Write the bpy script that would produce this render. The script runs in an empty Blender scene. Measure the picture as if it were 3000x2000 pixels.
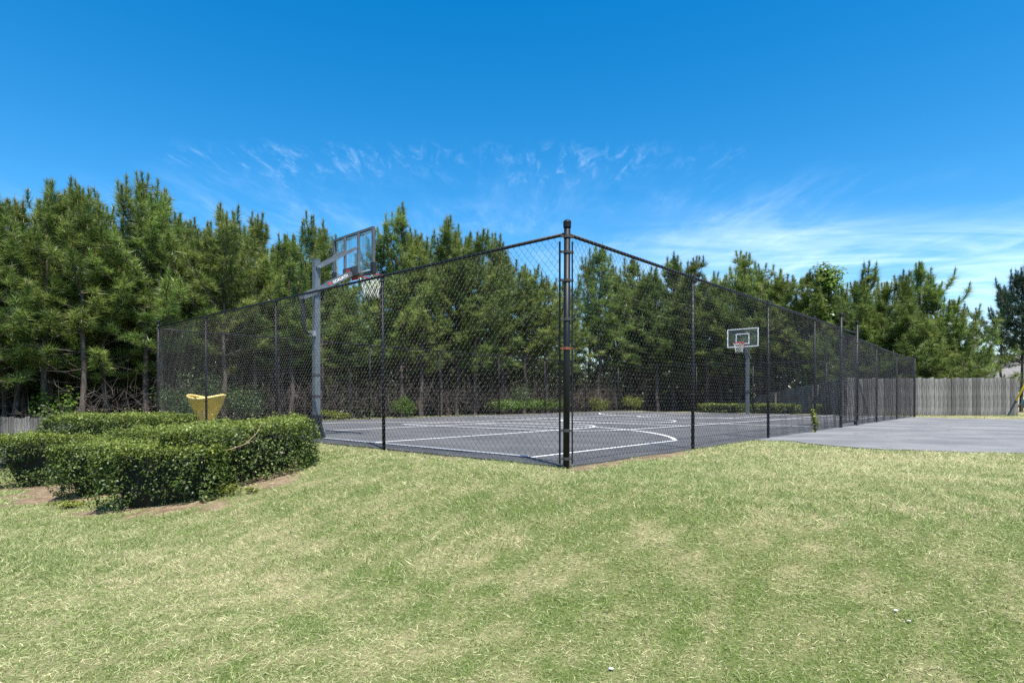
import bpy, math, random
import numpy as np
from mathutils import Vector, Matrix

# ------------------------------------------------------------------ camera, world, sun, exposure
scene = bpy.context.scene
col = scene.collection
R_ = math.radians
FPX, HOR, CAMZ = 1731.0, 1162.0, 0.77          # focal length in photo pixels, horizon row, eye height above the court

cam_d = bpy.data.cameras.new('camera'); cam = bpy.data.objects.new('camera', cam_d); col.objects.link(cam)
cam.location = (0, 0, CAMZ); cam.rotation_euler = (R_(90), 0, 0)
cam_d.sensor_width = 36; cam_d.lens = 36 * FPX / 3000; cam_d.shift_y = (HOR - 1000) / 3000
cam_d.clip_start = 0.05; cam_d.clip_end = 4000
scene.camera = cam

SUN_TO = Vector((0.455, -1.085, 2.57)).normalized()
SUN_EL = math.asin(SUN_TO.z); SUN_AZ = math.atan2(SUN_TO.x, SUN_TO.y)
sun_d = bpy.data.lights.new('sun', 'SUN'); sun = bpy.data.objects.new('sun', sun_d); col.objects.link(sun)
sun_d.energy = 4.6; sun_d.angle = R_(0.53); sun_d.color = (1.0, 0.95, 0.87)
sun.rotation_euler = (-SUN_TO).to_track_quat('-Z', 'Y').to_euler()

world = bpy.data.worlds.new('World'); scene.world = world; world.use_nodes = True
wn = world.node_tree; wn.nodes.clear()
def N(nt, t, **kw):
    n = nt.nodes.new(t)
    for k, v in kw.items():
        if k.startswith('i_'):
            key = k[2:]; key = int(key) if key.isdigit() else key.replace('_', ' ')
            n.inputs[key].default_value = v
        else: setattr(n, k, v)
    return n
def Lk(nt, a, b): nt.links.new(a, b)
def M_(nt, op, a, b=None, c=None):
    n = nt.nodes.new('ShaderNodeMath'); n.operation = op
    for i, v in enumerate((a, b, c)):
        if v is None: continue
        if isinstance(v, (int, float)): n.inputs[i].default_value = v
        else: nt.links.new(v, n.inputs[i])
    return n.outputs[0]
def smooth(nt, v, a, b, lo=0.0, hi=1.0):
    n = nt.nodes.new('ShaderNodeMapRange'); n.interpolation_type = 'SMOOTHSTEP'
    n.inputs[1].default_value = a; n.inputs[2].default_value = b; n.inputs[3].default_value = lo; n.inputs[4].default_value = hi
    nt.links.new(v, n.inputs[0]); return n.outputs[0]

sky = N(wn, 'ShaderNodeTexSky', sky_type='NISHITA', sun_disc=False, sun_elevation=SUN_EL, sun_rotation=SUN_AZ,
        altitude=200.0, air_density=1.0, dust_density=0.35, ozone_density=2.2)
hsv = N(wn, 'ShaderNodeHueSaturation', i_Saturation=1.46, i_Value=1.03, i_Hue=0.495)
Lk(wn, sky.outputs[0], hsv.inputs['Color'])
tc = N(wn, 'ShaderNodeTexCoord'); sep = N(wn, 'ShaderNodeSeparateXYZ'); Lk(wn, tc.outputs['Generated'], sep.inputs[0])
zz = M_(wn, 'MAXIMUM', sep.outputs[2], 0.03)
cx = M_(wn, 'DIVIDE', sep.outputs[0], zz); cy = M_(wn, 'DIVIDE', sep.outputs[1], zz)     # cloud deck seen in perspective
def cloud(sx, sy, scale, detail, rough, lo, hi, dist=0.6, rot=0.0):
    comb = N(wn, 'ShaderNodeCombineXYZ'); Lk(wn, cx, comb.inputs[0]); Lk(wn, cy, comb.inputs[1])
    mp = N(wn, 'ShaderNodeMapping'); mp.inputs['Rotation'].default_value = (0, 0, rot); mp.inputs['Scale'].default_value = (sx, sy, 1)
    Lk(wn, comb.outputs[0], mp.inputs[0])
    nz = N(wn, 'ShaderNodeTexNoise', i_Scale=scale, i_Detail=detail, i_Roughness=rough, i_Distortion=dist)
    Lk(wn, mp.outputs[0], nz.inputs['Vector']); return smooth(wn, nz.outputs[0], lo, hi)
def band(v, a, b, c, d): return M_(wn, 'MULTIPLY', smooth(wn, v, a, b), smooth(wn, v, c, d, 1.0, 0.0))
ripple = cloud(7.5, 2.6, 1.9, 9, 0.70, 0.47, 0.92, 0.5, 0.10)
clump = cloud(1.0, 1.0, 1.1, 3, 0.5, 0.34, 0.60, 0.0)
b1 = M_(wn, 'MULTIPLY', M_(wn, 'MULTIPLY', ripple, clump), M_(wn, 'MULTIPLY', band(cy, 2.25, 2.5, 2.5, 3.0), band(cx, -1.7, -0.9, 0.75, 1.05)))
streak = cloud(0.55, 1.3, 1.2, 9, 0.62, 0.22, 0.85, 0.7, 0.05)
b2 = M_(wn, 'MULTIPLY', streak, M_(wn, 'MULTIPLY', band(cy, 2.9, 3.9, 9.0, 16.0), smooth(wn, cx, -0.6, 2.4)))
faint = M_(wn, 'MULTIPLY', cloud(3.2, 0.9, 1.1, 9, 0.70, 0.38, 0.85, 0.3, 0.35), M_(wn, 'MULTIPLY', clump, band(cy, 2.4, 3.2, 4.5, 7.0)))
cl = M_(wn, 'MINIMUM', M_(wn, 'ADD', M_(wn, 'ADD', M_(wn, 'MULTIPLY', b1, 0.34), M_(wn, 'MULTIPLY', b2, 0.46)), M_(wn, 'MULTIPLY', faint, 0.16)), 0.85)
mixc = N(wn, 'ShaderNodeMixRGB', i_Color2=(8.0, 9.0, 10.2, 1)); Lk(wn, cl, mixc.inputs[0]); Lk(wn, hsv.outputs[0], mixc.inputs[1])
bg = N(wn, 'ShaderNodeBackground', i_Strength=0.10); wo = N(wn, 'ShaderNodeOutputWorld')
Lk(wn, mixc.outputs[0], bg.inputs[0]); Lk(wn, bg.outputs[0], wo.inputs[0])

scene.view_settings.view_transform = 'Standard'; scene.view_settings.look = 'None'
scene.view_settings.exposure = 1.05; scene.view_settings.gamma = 1.0; scene.view_settings.use_curve_mapping = False
scene.render.engine = 'CYCLES'
scene.cycles.use_denoising = False
scene.cycles.max_bounces = 6; scene.cycles.transparent_max_bounces = 12
scene.cycles.diffuse_bounces = 2; scene.cycles.glossy_bounces = 2

# ------------------------------------------------------------------ court frame and ground shape
CX, CY = 0.597, 6.50                                  # near corner of the court
RD = Vector((0.674, 0.7386)).normalized(); LD = Vector((-RD.y, RD.x))
COURT_R, COURT_L = 22.4, 13.44
ANG_R = math.atan2(RD.y, RD.x)
def cw(r, l): return (CX + RD.x * r + LD.x * l, CY + RD.y * r + LD.y * l)
def ray(px, Y): return ((px - 1500) / FPX * Y)        # x of a photo column at distance Y
def r_at(px, l):                                      # where the column px meets the line l = const
    k = (px - 1500) / FPX
    return (k * (CY + LD.y * l) - (CX + LD.x * l)) / (RD.x - k * RD.y)
def l_at(px, r):
    k = (px - 1500) / FPX
    return (k * (CY + RD.y * r) - (CX + RD.x * r)) / (LD.x - k * LD.y)
def sst(a, b, x):
    t = np.clip((x - a) / (b - a), 0, 1); return t * t * (3 - 2 * t)
_lat = np.random.RandomState(7).rand(256, 256)
def vnoise(x, y, s):
    x = np.asarray(x) * s + 57.3; y = np.asarray(y) * s + 91.7
    ix = np.floor(x).astype(int); iy = np.floor(y).astype(int); fx = x - ix; fy = y - iy
    fx = fx * fx * (3 - 2 * fx); fy = fy * fy * (3 - 2 * fy)
    g = lambda a, b: _lat[a % 256, b % 256]
    return (g(ix, iy) * (1 - fx) + g(ix + 1, iy) * fx) * (1 - fy) + (g(ix, iy + 1) * (1 - fx) + g(ix + 1, iy + 1) * fx) * fy
def fbm(x, y, s, o=4):
    v = 0; a = 0.5; n = 0
    for k in range(o): v = v + a * vnoise(x + 13.1 * k, y - 7.7 * k, s * 2.03 ** k); n += a; a *= 0.55
    return v / n
def to_rl(x, y):
    dx = np.asarray(x, float) - CX; dy = np.asarray(y, float) - CY
    return dx * RD.x + dy * RD.y, dx * LD.x + dy * LD.y
def ground(x, y):
    r, l = to_rl(x, y)
    x = np.asarray(x, float); y = np.asarray(y, float)
    z = -0.018 - 0.56 * sst(0.30, 3.5, -r) - 0.40 * sst(0.6, 5.0, -l) * sst(1.5, -4.0, r) * (1 - sst(0.30, 3.5, -r))
    z = z - 0.045 * np.clip(l - 5, 0, 14) * sst(0.2, 3.0, -r)               # falls away to the left
    z = z - 0.13 * sst(0.2, 4.0, -l) * sst(0.0, 5.0, 7.4 - y)              # right-hand lawn dips towards the viewer
    z = z - 0.9 * sst(14.2, 24, l) - 0.6 * sst(24, 60, l)                   # behind the court
    z = z - 1.6 * sst(24.5, 32, r) * sst(2.0, 6.0, l)
    z = z + 0.02 * (fbm(x, y, 0.7, 3) - 0.5) * sst(0.1, 1.0, np.maximum(-r, -l))
    inside = (r > 0.14) & (l > 0.14) & (r < COURT_R + 0.1) & (l < COURT_L + 0.3)
    return np.where(inside, -0.06, z)
def gz(x, y): return float(ground(np.array([x]), np.array([y]))[0])

# ------------------------------------------------------------------ mesh helpers
class MB:
    def __init__(s): s.v = []; s.f = []
    def add(s, v, f):
        n = len(s.v); s.v.extend([tuple(p) for p in v]); s.f.extend([tuple(i + n for i in q) for q in f])
    def box(s, c, d, M=None):
        x, y, z = d[0] / 2, d[1] / 2, d[2] / 2
        v = [Vector((a * x, b * y, e * z)) for e in (-1, 1) for b in (-1, 1) for a in (-1, 1)]
        if M is not None: v = [M @ p for p in v]
        v = [p + Vector(c) for p in v]
        s.add(v, [(0, 2, 3, 1), (4, 5, 7, 6), (0, 1, 5, 4), (2, 6, 7, 3), (1, 3, 7, 5), (0, 4, 6, 2)])
    def bar(s, a, b, w, h, up=(0, 0, 1)):
        a = Vector(a); b = Vector(b); d = (b - a).normalized(); u = Vector(up)
        sd = d.cross(u).normalized(); u = sd.cross(d).normalized()
        v = [p + sd * (i * w / 2) + u * (j * h / 2) for p in (a, b) for j in (-1, 1) for i in (-1, 1)]
        s.add(v, [(0, 1, 3, 2), (4, 6, 7, 5), (0, 4, 5, 1), (2, 3, 7, 6), (0, 2, 6, 4), (1, 5, 7, 3)])
    def tube(s, pts, rad, n=8, cap=True):
        pts = [Vector(p) for p in pts]; m = len(pts)
        if isinstance(rad, (int, float)): rad = [rad] * m
        v = []; prev = None
        for i, p in enumerate(pts):
            d = (pts[min(i + 1, m - 1)] - pts[max(i - 1, 0)])
            d = d.normalized() if d.length > 1e-9 else Vector((0, 0, 1))
            if prev is None: u = d.cross(Vector((0.31, 0.9, 0.2)) if abs(d.z) > 0.7 else Vector((0, 0, 1))).normalized()
            else: u = (prev - d * prev.dot(d)).normalized()
            prev = u; w = d.cross(u)
            for k in range(n):
                t = 2 * math.pi * k / n; v.append(p + (u * math.cos(t) + w * math.sin(t)) * rad[i])
        f = [(i * n + k, i * n + (k + 1) % n, (i + 1) * n + (k + 1) % n, (i + 1) * n + k) for i in range(m - 1) for k in range(n)]
        if cap: f += [tuple(range(n - 1, -1, -1)), tuple((m - 1) * n + k for k in range(n))]
        s.add(v, f)
    def lathe(s, prof, n=16, c=(0, 0, 0)):
        v = [(c[0] + r * math.cos(2 * math.pi * k / n), c[1] + r * math.sin(2 * math.pi * k / n), c[2] + z) for r, z in prof for k in range(n)]
        f = [(i * n + k, i * n + (k + 1) % n, (i + 1) * n + (k + 1) % n, (i + 1) * n + k) for i in range(len(prof) - 1) for k in range(n)]
        s.add(v, f)
    def mesh(s, name, m, smooth_=False):
        me = bpy.data.meshes.new(name); me.from_pydata(s.v, [], s.f); me.update()
        if m: me.materials.append(m)
        if smooth_: me.polygons.foreach_set('use_smooth', [True] * len(me.polygons))
        return me
    def build(s, name, m, parent=None, smooth_=False, loc=(0, 0, 0)):
        return link(name, s.mesh(name, m, smooth_), parent, loc)
def link(name, me, parent=None, loc=(0, 0, 0), rz=0.0):
    o = bpy.data.objects.new(name, me); col.objects.link(o); o.location = loc
    if rz: o.rotation_euler = (0, 0, rz)
    if parent is not None: o.parent = parent
    return o
def np_mesh(name, V, F, m, smooth_=False, attrs=None):
    me = bpy.data.meshes.new(name); V = np.ascontiguousarray(V, np.float32); F = np.ascontiguousarray(F, np.int32)
    k = F.shape[1]; me.vertices.add(len(V)); me.vertices.foreach_set('co', V.ravel())
    me.loops.add(F.size); me.loops.foreach_set('vertex_index', F.ravel())
    me.polygons.add(len(F)); me.polygons.foreach_set('loop_start', np.arange(0, F.size, k, dtype=np.int32))
    try: me.polygons.foreach_set('loop_total', np.full(len(F), k, np.int32))
    except Exception: pass
    me.update(calc_edges=True)
    if smooth_: me.polygons.foreach_set('use_smooth', np.ones(len(F), bool))
    for nm, arr in (attrs or {}).items():
        a = me.attributes.new(nm, 'FLOAT', 'POINT'); a.data.foreach_set('value', np.ascontiguousarray(arr, np.float32))
    if m: me.materials.append(m)
    return me
def empty(name, loc, rz=0.0):
    o = bpy.data.objects.new(name, None); col.objects.link(o); o.location = loc; o.rotation_euler = (0, 0, rz)
    o.empty_display_size = 0.2; return o
def tag(o, label=None, cat=None, group=None, kind=None):
    if label: o['label'] = label
    if cat: o['category'] = cat
    if group: o['group'] = group
    if kind: o['kind'] = kind
    return o
def copy_tree(o, parent=None):
    c = o.copy(); col.objects.link(c); c.parent = parent
    for ch in o.children: copy_tree(ch, c)
    return c
ORD = ['first', 'second', 'third', 'fourth', 'fifth', 'sixth', 'seventh', 'eighth', 'ninth', 'tenth', 'eleventh', 'twelfth', 'thirteenth',
       'fourteenth', 'fifteenth', 'sixteenth', 'seventeenth', 'eighteenth', 'nineteenth', 'twentieth'] 
ORD += ['twenty-' + w for w in ORD[:9]] + ['thirtieth'] + ['thirty-' + w for w in ORD[:9]] + ['fortieth'] + ['forty-' + w for w in ORD[:9]]

# ------------------------------------------------------------------ materials
def mat(name, c, rough=0.6, metal=0.0, spec=0.5, var=0.0, scale=8.0, bump=0.0, bscale=60.0, stretch=None, c2=None, lo=0.35, hi=0.65, rand=0.0):
    m = bpy.data.materials.new(name); m.use_nodes = True; nt = m.node_tree; b = nt.nodes['Principled BSDF']
    b.inputs['Roughness'].default_value = rough; b.inputs['Metallic'].default_value = metal; b.inputs['Specular IOR Level'].default_value = spec
    tcn = N(nt, 'ShaderNodeTexCoord'); vec = tcn.outputs['Object']
    if stretch:
        mp = N(nt, 'ShaderNodeMapping'); mp.inputs['Scale'].default_value = stretch; Lk(nt, vec, mp.inputs[0]); vec = mp.outputs[0]
    out = None
    if c2 is not None or var:
        nz = N(nt, 'ShaderNodeTexNoise', i_Scale=scale, i_Detail=6.0, i_Roughness=0.6); Lk(nt, vec, nz.inputs['Vector'])
        f = smooth(nt, nz.outputs[0], lo, hi)
        cc = c2 if c2 is not None else tuple(x * (1 - var) for x in c)
        mx = N(nt, 'ShaderNodeMixRGB', i_Color1=(*c, 1), i_Color2=(*cc, 1)); Lk(nt, f, mx.inputs[0]); out = mx.outputs[0]
    if rand:
        oi = N(nt, 'ShaderNodeObjectInfo'); v = M_(nt, 'MULTIPLY_ADD', oi.outputs['Random'], 2 * rand, 1 - rand)
        h = N(nt, 'ShaderNodeHueSaturation'); Lk(nt, v, h.inputs['Value'])
        if out is not None: Lk(nt, out, h.inputs['Color'])
        else: h.inputs['Color'].default_value = (*c, 1)
        out = h.outputs[0]
    if out is not None: Lk(nt, out, b.inputs['Base Color'])
    else: b.inputs['Base Color'].default_value = (*c, 1)
    if bump:
        nb = N(nt, 'ShaderNodeTexNoise', i_Scale=bscale, i_Detail=5.0); Lk(nt, vec, nb.inputs['Vector'])
        bp = N(nt, 'ShaderNodeBump', i_Strength=bump, i_Distance=0.02); Lk(nt, nb.outputs[0], bp.inputs['Height']); Lk(nt, bp.outputs[0], b.inputs['Normal'])
    return m
def leafmat(name, ca, cb, rough=0.45, trans=0.35, spec=0.5, attr='tint', isl=0.35):
    """leaf or blade: colour runs from ca to cb with the tint stored on each leaf, plus a little per-leaf variation"""
    m = bpy.data.materials.new(name); m.use_nodes = True; nt = m.node_tree; b = nt.nodes['Principled BSDF']; o = nt.nodes['Material Output']
    at = N(nt, 'ShaderNodeAttribute', attribute_name=attr)
    mx = N(nt, 'ShaderNodeMixRGB', i_Color1=(*ca, 1), i_Color2=(*cb, 1)); Lk(nt, at.outputs['Fac'], mx.inputs[0])
    ge = N(nt, 'ShaderNodeNewGeometry'); v = M_(nt, 'MULTIPLY_ADD', ge.outputs['Random Per Island'], 2 * isl, 1 - isl)
    h = N(nt, 'ShaderNodeHueSaturation'); Lk(nt, v, h.inputs['Value']); Lk(nt, mx.outputs[0], h.inputs['Color'])
    if 'needles' in name:
        oi = N(nt, 'ShaderNodeObjectInfo'); h2_ = N(nt, 'ShaderNodeHueSaturation'); Lk(nt, M_(nt, 'MULTIPLY_ADD', oi.outputs['Random'], 0.03, 0.487), h2_.inputs['Hue'])
        Lk(nt, M_(nt, 'MULTIPLY_ADD', M_(nt, 'FRACT', M_(nt, 'MULTIPLY', oi.outputs['Random'], 7.3)), 0.50, 0.78), h2_.inputs['Value']); Lk(nt, h.outputs[0], h2_.inputs['Color']); h = h2_
    Lk(nt, h.outputs[0], b.inputs['Base Color']); b.inputs['Roughness'].default_value = rough; b.inputs['Specular IOR Level'].default_value = spec
    tr = N(nt, 'ShaderNodeBsdfTranslucent'); Lk(nt, h.outputs[0], tr.inputs[0])
    ms = N(nt, 'ShaderNodeMixShader'); ms.inputs[0].default_value = trans
    Lk(nt, b.outputs[0], ms.inputs[1]); Lk(nt, tr.outputs[0], ms.inputs[2]); Lk(nt, ms.outputs[0], o.inputs[0])
    return m

M_post = mat('black_coated_steel', (0.007, 0.008, 0.011), 0.5, 0.0, 0.3, var=0.4, scale=30)
M_wire = mat('black_vinyl_wire', (0.014, 0.015, 0.018), 0.48, 0.0, 0.7)
M_band = mat('weathered_band', (0.025, 0.027, 0.03), 0.6, 0.0, c2=(0.055, 0.05, 0.042), scale=40)
M_rust = mat('rusty_band', (0.22, 0.06, 0.025), 0.7, 0.0, c2=(0.10, 0.04, 0.02), scale=60)
M_galv = mat('grey_bolt_metal', (0.35, 0.36, 0.37), 0.4, 0.6)
M_paint = mat('white_court_paint', (0.78, 0.78, 0.76), 0.7, c2=(0.45, 0.45, 0.45), scale=14, lo=0.55, hi=0.75)
M_hoop = mat('grey_powder_coat', (0.135, 0.155, 0.175), 0.42, 0.25, var=0.25, scale=12)
M_hoopd = mat('dark_grey_frame', (0.055, 0.055, 0.06), 0.45, 0.2, var=0.2)
M_frame = mat('mid_grey_frame', (0.10, 0.105, 0.11), 0.45, 0.2, var=0.2)
M_blk = mat('black_plastic', (0.012, 0.012, 0.014), 0.5)
M_red = mat('red_rim_steel', (0.55, 0.035, 0.025), 0.4, 0.1, var=0.3, scale=40)
M_net = mat('white_net_cord', (0.75, 0.74, 0.70), 0.8)
M_white = mat('white_print', (0.8, 0.8, 0.8), 0.5)
M_redp = mat('red_print', (0.6, 0.03, 0.03), 0.5)
M_yel = mat('yellow_plastic', (0.84, 0.50, 0.04), 0.45, var=0.25, scale=6)
M_yelin = mat('sunlit_yellow_plastic', (0.88, 0.66, 0.22), 0.5)  # paler copy of the yellow, sunlight put into the colour
M_bark = mat('pine_bark', (0.060, 0.045, 0.036), 0.9, c2=(0.13, 0.10, 0.085), scale=9, stretch=(1, 1, 0.3), bump=0.6, bscale=25)
M_twig = mat('grey_brown_twig', (0.065, 0.048, 0.038), 0.9, c2=(0.11, 0.092, 0.08), scale=4)
M_candle = mat('pale_brown_pine_shoot', (0.20, 0.15, 0.07), 0.7, var=0.3)
M_needle = leafmat('pine_needles', (0.052, 0.100, 0.017), (0.265, 0.325, 0.075), 0.42, 0.36, 0.5)
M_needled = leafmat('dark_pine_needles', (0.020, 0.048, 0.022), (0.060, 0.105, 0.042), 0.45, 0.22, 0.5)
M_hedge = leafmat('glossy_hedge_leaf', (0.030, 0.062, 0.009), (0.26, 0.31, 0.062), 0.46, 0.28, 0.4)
M_hcore = mat('hedge_shade_core', (0.012, 0.013, 0.007), 0.9, var=0.4, scale=20)  # near-black colour stands for the shade inside the hedge
M_leaf = leafmat('fresh_green_leaf', (0.05, 0.115, 0.015), (0.17, 0.26, 0.035), 0.4, 0.4, 0.5)
M_leafy = leafmat('yellow_green_leaf', (0.10, 0.14, 0.02), (0.28, 0.30, 0.05), 0.45, 0.4, 0.4)
M_leafd = leafmat('mid_green_leaf', (0.025, 0.06, 0.014), (0.08, 0.13, 0.03), 0.45, 0.3, 0.5)
M_grass = leafmat('lawn_grass_blade', (0.155, 0.238, 0.045), (0.66, 0.605, 0.36), 0.55, 0.35, 0.35, isl=0.35)
M_straw = mat('pine_straw', (0.30, 0.17, 0.08), 0.9, c2=(0.42, 0.30, 0.18), scale=5)
M_wood = mat('weathered_grey_board', (0.178, 0.169, 0.158), 0.9, c2=(0.042, 0.039, 0.036), scale=7, stretch=(9, 9, 0.7), lo=0.40, hi=0.70, bump=0.35, bscale=30, rand=0.42)
M_woodr = mat('weathered_rail', (0.16, 0.145, 0.13), 0.9, var=0.4, scale=6)
M_pebble = mat('pale_pebble', (0.70, 0.70, 0.68), 0.6, var=0.2)
M_siding = mat('pale_siding', (0.70, 0.72, 0.74), 0.7, var=0.08)
M_tansid = mat('tan_siding', (0.50, 0.42, 0.33), 0.8, var=0.1)
M_roof = mat('grey_shingle', (0.20, 0.185, 0.175), 0.9, c2=(0.12, 0.11, 0.105), scale=20)
M_dark = mat('dark_window', (0.02, 0.025, 0.03), 0.15)
M_tyel = mat('yellow_painted_pole', (0.75, 0.52, 0.02), 0.4)
M_blue = mat('blue_painted_pole', (0.02, 0.20, 0.28), 0.4)

def asphalt(name, c, c2, cr=0.0, stre=(1, 1, 1), sc=1.1):
    m = bpy.data.materials.new(name); m.use_nodes = True; nt = m.node_tree; b = nt.nodes['Principled BSDF']
    tcn = N(nt, 'ShaderNodeTexCoord'); mp = N(nt, 'ShaderNodeMapping'); mp.inputs['Scale'].default_value = stre; Lk(nt, tcn.outputs['Object'], mp.inputs[0])
    n1 = N(nt, 'ShaderNodeTexNoise', i_Scale=sc, i_Detail=7.0, i_Roughness=0.65); Lk(nt, mp.outputs[0], n1.inputs['Vector'])
    mx = N(nt, 'ShaderNodeMixRGB', i_Color1=(*c, 1), i_Color2=(*c2, 1)); Lk(nt, smooth(nt, n1.outputs[0], 0.36, 0.68), mx.inputs[0])
    n2 = N(nt, 'ShaderNodeTexNoise', i_Scale=170.0, i_Detail=3.0); Lk(nt, tcn.outputs['Object'], n2.inputs['Vector'])
    g = M_(nt, 'MULTIPLY_ADD', n2.outputs[0], 0.9, 0.55)
    mv = N(nt, 'ShaderNodeHueSaturation'); Lk(nt, g, mv.inputs['Value']); Lk(nt, mx.outputs[0], mv.inputs['Color']); last = mv.outputs[0]
    if cr:
        vo = N(nt, 'ShaderNodeTexVoronoi', feature='DISTANCE_TO_EDGE', i_Scale=0.45)
        nd = N(nt, 'ShaderNodeTexNoise', i_Scale=2.0, i_Detail=5.0); Lk(nt, tcn.outputs['Object'], nd.inputs['Vector'])
        va = N(nt, 'ShaderNodeVectorMath', operation='MULTIPLY_ADD'); va.inputs[1].default_value = (0.5, 0.5, 0.5)
        Lk(nt, nd.outputs['Color'], va.inputs[0]); Lk(nt, tcn.outputs['Object'], va.inputs[2]); Lk(nt, va.outputs[0], vo.inputs['Vector'])
        k = N(nt, 'ShaderNodeMixRGB', i_Color2=(0.02, 0.02, 0.02, 1)); Lk(nt, smooth(nt, vo.outputs[0], 0.002, 0.012, cr, 0.0), k.inputs[0]); Lk(nt, last, k.inputs[1]); last = k.outputs[0]
    Lk(nt, last, b.inputs['Base Color']); b.inputs['Roughness'].default_value = 0.85; b.inputs['Specular IOR Level'].default_value = 0.3
    bp = N(nt, 'ShaderNodeBump', i_Strength=0.4, i_Distance=0.01); Lk(nt, n2.outputs[0], bp.inputs['Height']); Lk(nt, bp.outputs[0], b.inputs['Normal'])
    return m
M_court = asphalt('court_asphalt', (0.076, 0.077, 0.081), (0.110, 0.110, 0.112), 0.22, (1, 1, 1), 0.9)
M_drive = asphalt('worn_drive_asphalt', (0.128, 0.129, 0.134), (0.205, 0.203, 0.202), 0.30, (0.8, 1.2, 1), 0.7)

# lawn dryness shared by the soil sheet and the blades
def dryness(x, y):
    d = 0.34 * fbm(x, y, 0.55, 3) + 0.50 * fbm(x * 1.0 + 0.3 * y, y * 1.2, 2.2, 5) + 0.36 * vnoise(x, y, 11.0) + 0.26 * vnoise(x, y, 27.0) - 0.36
    d = d + 0.16 * sst(-1.0, 6.0, np.asarray(x)) * sst(3.5, 8.0, np.asarray(y))
    return np.clip((d - 0.18) / 0.55, 0, 1)
def dirtmask(x, y):
    r, l = to_rl(x, y); n = fbm(x, y, 1.3, 4)
    a = sst(0.26, 0.05, np.abs(l + 0.10 + 0.30 * (n - 0.5))) * sst(-0.6, 0.1, r) * sst(3.6, 2.2, r) * sst(0.36, 0.5, n + 0.05)
    a = np.maximum(a, 0.55 * sst(0.22, 0.05, np.abs(r + 0.1)) * sst(-0.5, 0, l) * sst(0.45, 0.6, n))
    n2 = fbm(x, y, 3.1, 4)
    for (hx, hy, ax, ay) in ((-4.25, 7.55, 0.85, 0.85), (-3.85, 8.0, 1.0, 0.9), (-5.6, 8.7, 0.95, 1.1), (-7.9, 10.7, 1.3, 1.3), (-6.4, 9.6, 1.2, 1.2), (-6.3, 8.4, 0.7, 0.5)):
        d = np.maximum(np.abs(x - hx) - ax, np.abs(y - hy) - ay); a = np.maximum(a, sst(0.14, -0.08, d + 0.9 * (n - 0.5) + 0.8 * (n2 - 0.5)))
    return np.clip(a, 0, 1)
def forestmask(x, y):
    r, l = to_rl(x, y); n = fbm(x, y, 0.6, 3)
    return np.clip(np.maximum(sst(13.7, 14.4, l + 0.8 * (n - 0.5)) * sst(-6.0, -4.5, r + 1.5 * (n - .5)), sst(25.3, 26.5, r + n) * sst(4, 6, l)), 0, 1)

def ground_mat():
    m = bpy.data.materials.new('lawn_soil'); m.use_nodes = True; nt = m.node_tree; b = nt.nodes['Principled BSDF']
    A = lambda n: N(nt, 'ShaderNodeAttribute', attribute_name=n).outputs['Fac']
    tcn = N(nt, 'ShaderNodeTexCoord')
    def nz(s, d=6.0):
        q = N(nt, 'ShaderNodeTexNoise', i_Scale=s, i_Detail=d, i_Roughness=0.65); Lk(nt, tcn.outputs['Object'], q.inputs['Vector']); return q.outputs[0]
    def mix(f, a, c):
        q = N(nt, 'ShaderNodeMixRGB')
        for i, v in ((1, a), (2, c)):
            if isinstance(v, tuple): q.inputs[i].default_value = (*v, 1)
            else: Lk(nt, v, q.inputs[i])
        Lk(nt, f, q.inputs[0]); return q.outputs[0]
    fine = nz(38.0); mid = nz(7.0)
    dry = M_(nt, 'ADD', M_(nt, 'MULTIPLY', A('dry'), 0.8), M_(nt, 'MULTIPLY_ADD', fine, 1.1, -0.45))
    grass = mix(smooth(nt, dry, 0.0, 1.0), (0.080, 0.118, 0.027), (0.29, 0.25, 0.14))
    soil = mix(smooth(nt, mid, 0.35, 0.65), (0.14, 0.095, 0.062), (0.27, 0.20, 0.135))
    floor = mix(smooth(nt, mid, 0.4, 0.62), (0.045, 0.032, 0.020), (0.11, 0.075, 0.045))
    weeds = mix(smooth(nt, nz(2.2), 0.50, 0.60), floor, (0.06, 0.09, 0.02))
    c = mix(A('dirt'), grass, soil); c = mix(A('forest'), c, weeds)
    Lk(nt, c, b.inputs['Base Color']); b.inputs['Roughness'].default_value = 0.95; b.inputs['Specular IOR Level'].default_value = 0.1
    bp = N(nt, 'ShaderNodeBump', i_Strength=0.8, i_Distance=0.03); Lk(nt, fine, bp.inputs['Height']); Lk(nt, bp.outputs[0], b.inputs['Normal'])
    return m
M_ground = ground_mat()

# ------------------------------------------------------------------ ground sheet, court, drive
def axis(lo, hi, fine, a, b):
    out = list(np.arange(a, b, fine)); s = fine; x = a
    while x > lo: s *= 1.13; x -= s; out.insert(0, x)
    s = fine; x = out[-1]
    while x < hi: s *= 1.13; x += s; out.append(x)
    return np.array(out)
gx = axis(-900, 900, 0.13, -11, 11); gy = axis(-300, 1200, 0.13, -1, 14)
GX, GY = np.meshgrid(gx, gy); nx, ny = len(gx), len(gy)
fx_, fy_ = GX.ravel(), GY.ravel(); fz_ = ground(fx_, fy_)
ii = (np.arange(ny - 1)[:, None] * nx + np.arange(nx - 1)[None, :]).ravel()
me = np_mesh('ground', np.stack([fx_, fy_, fz_], 1), np.stack([ii, ii + 1, ii + nx + 1, ii + nx], 1), M_ground, True,
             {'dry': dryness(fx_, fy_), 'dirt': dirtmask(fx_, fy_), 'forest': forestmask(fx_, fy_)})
tag(link('ground', me), kind='structure')

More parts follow.
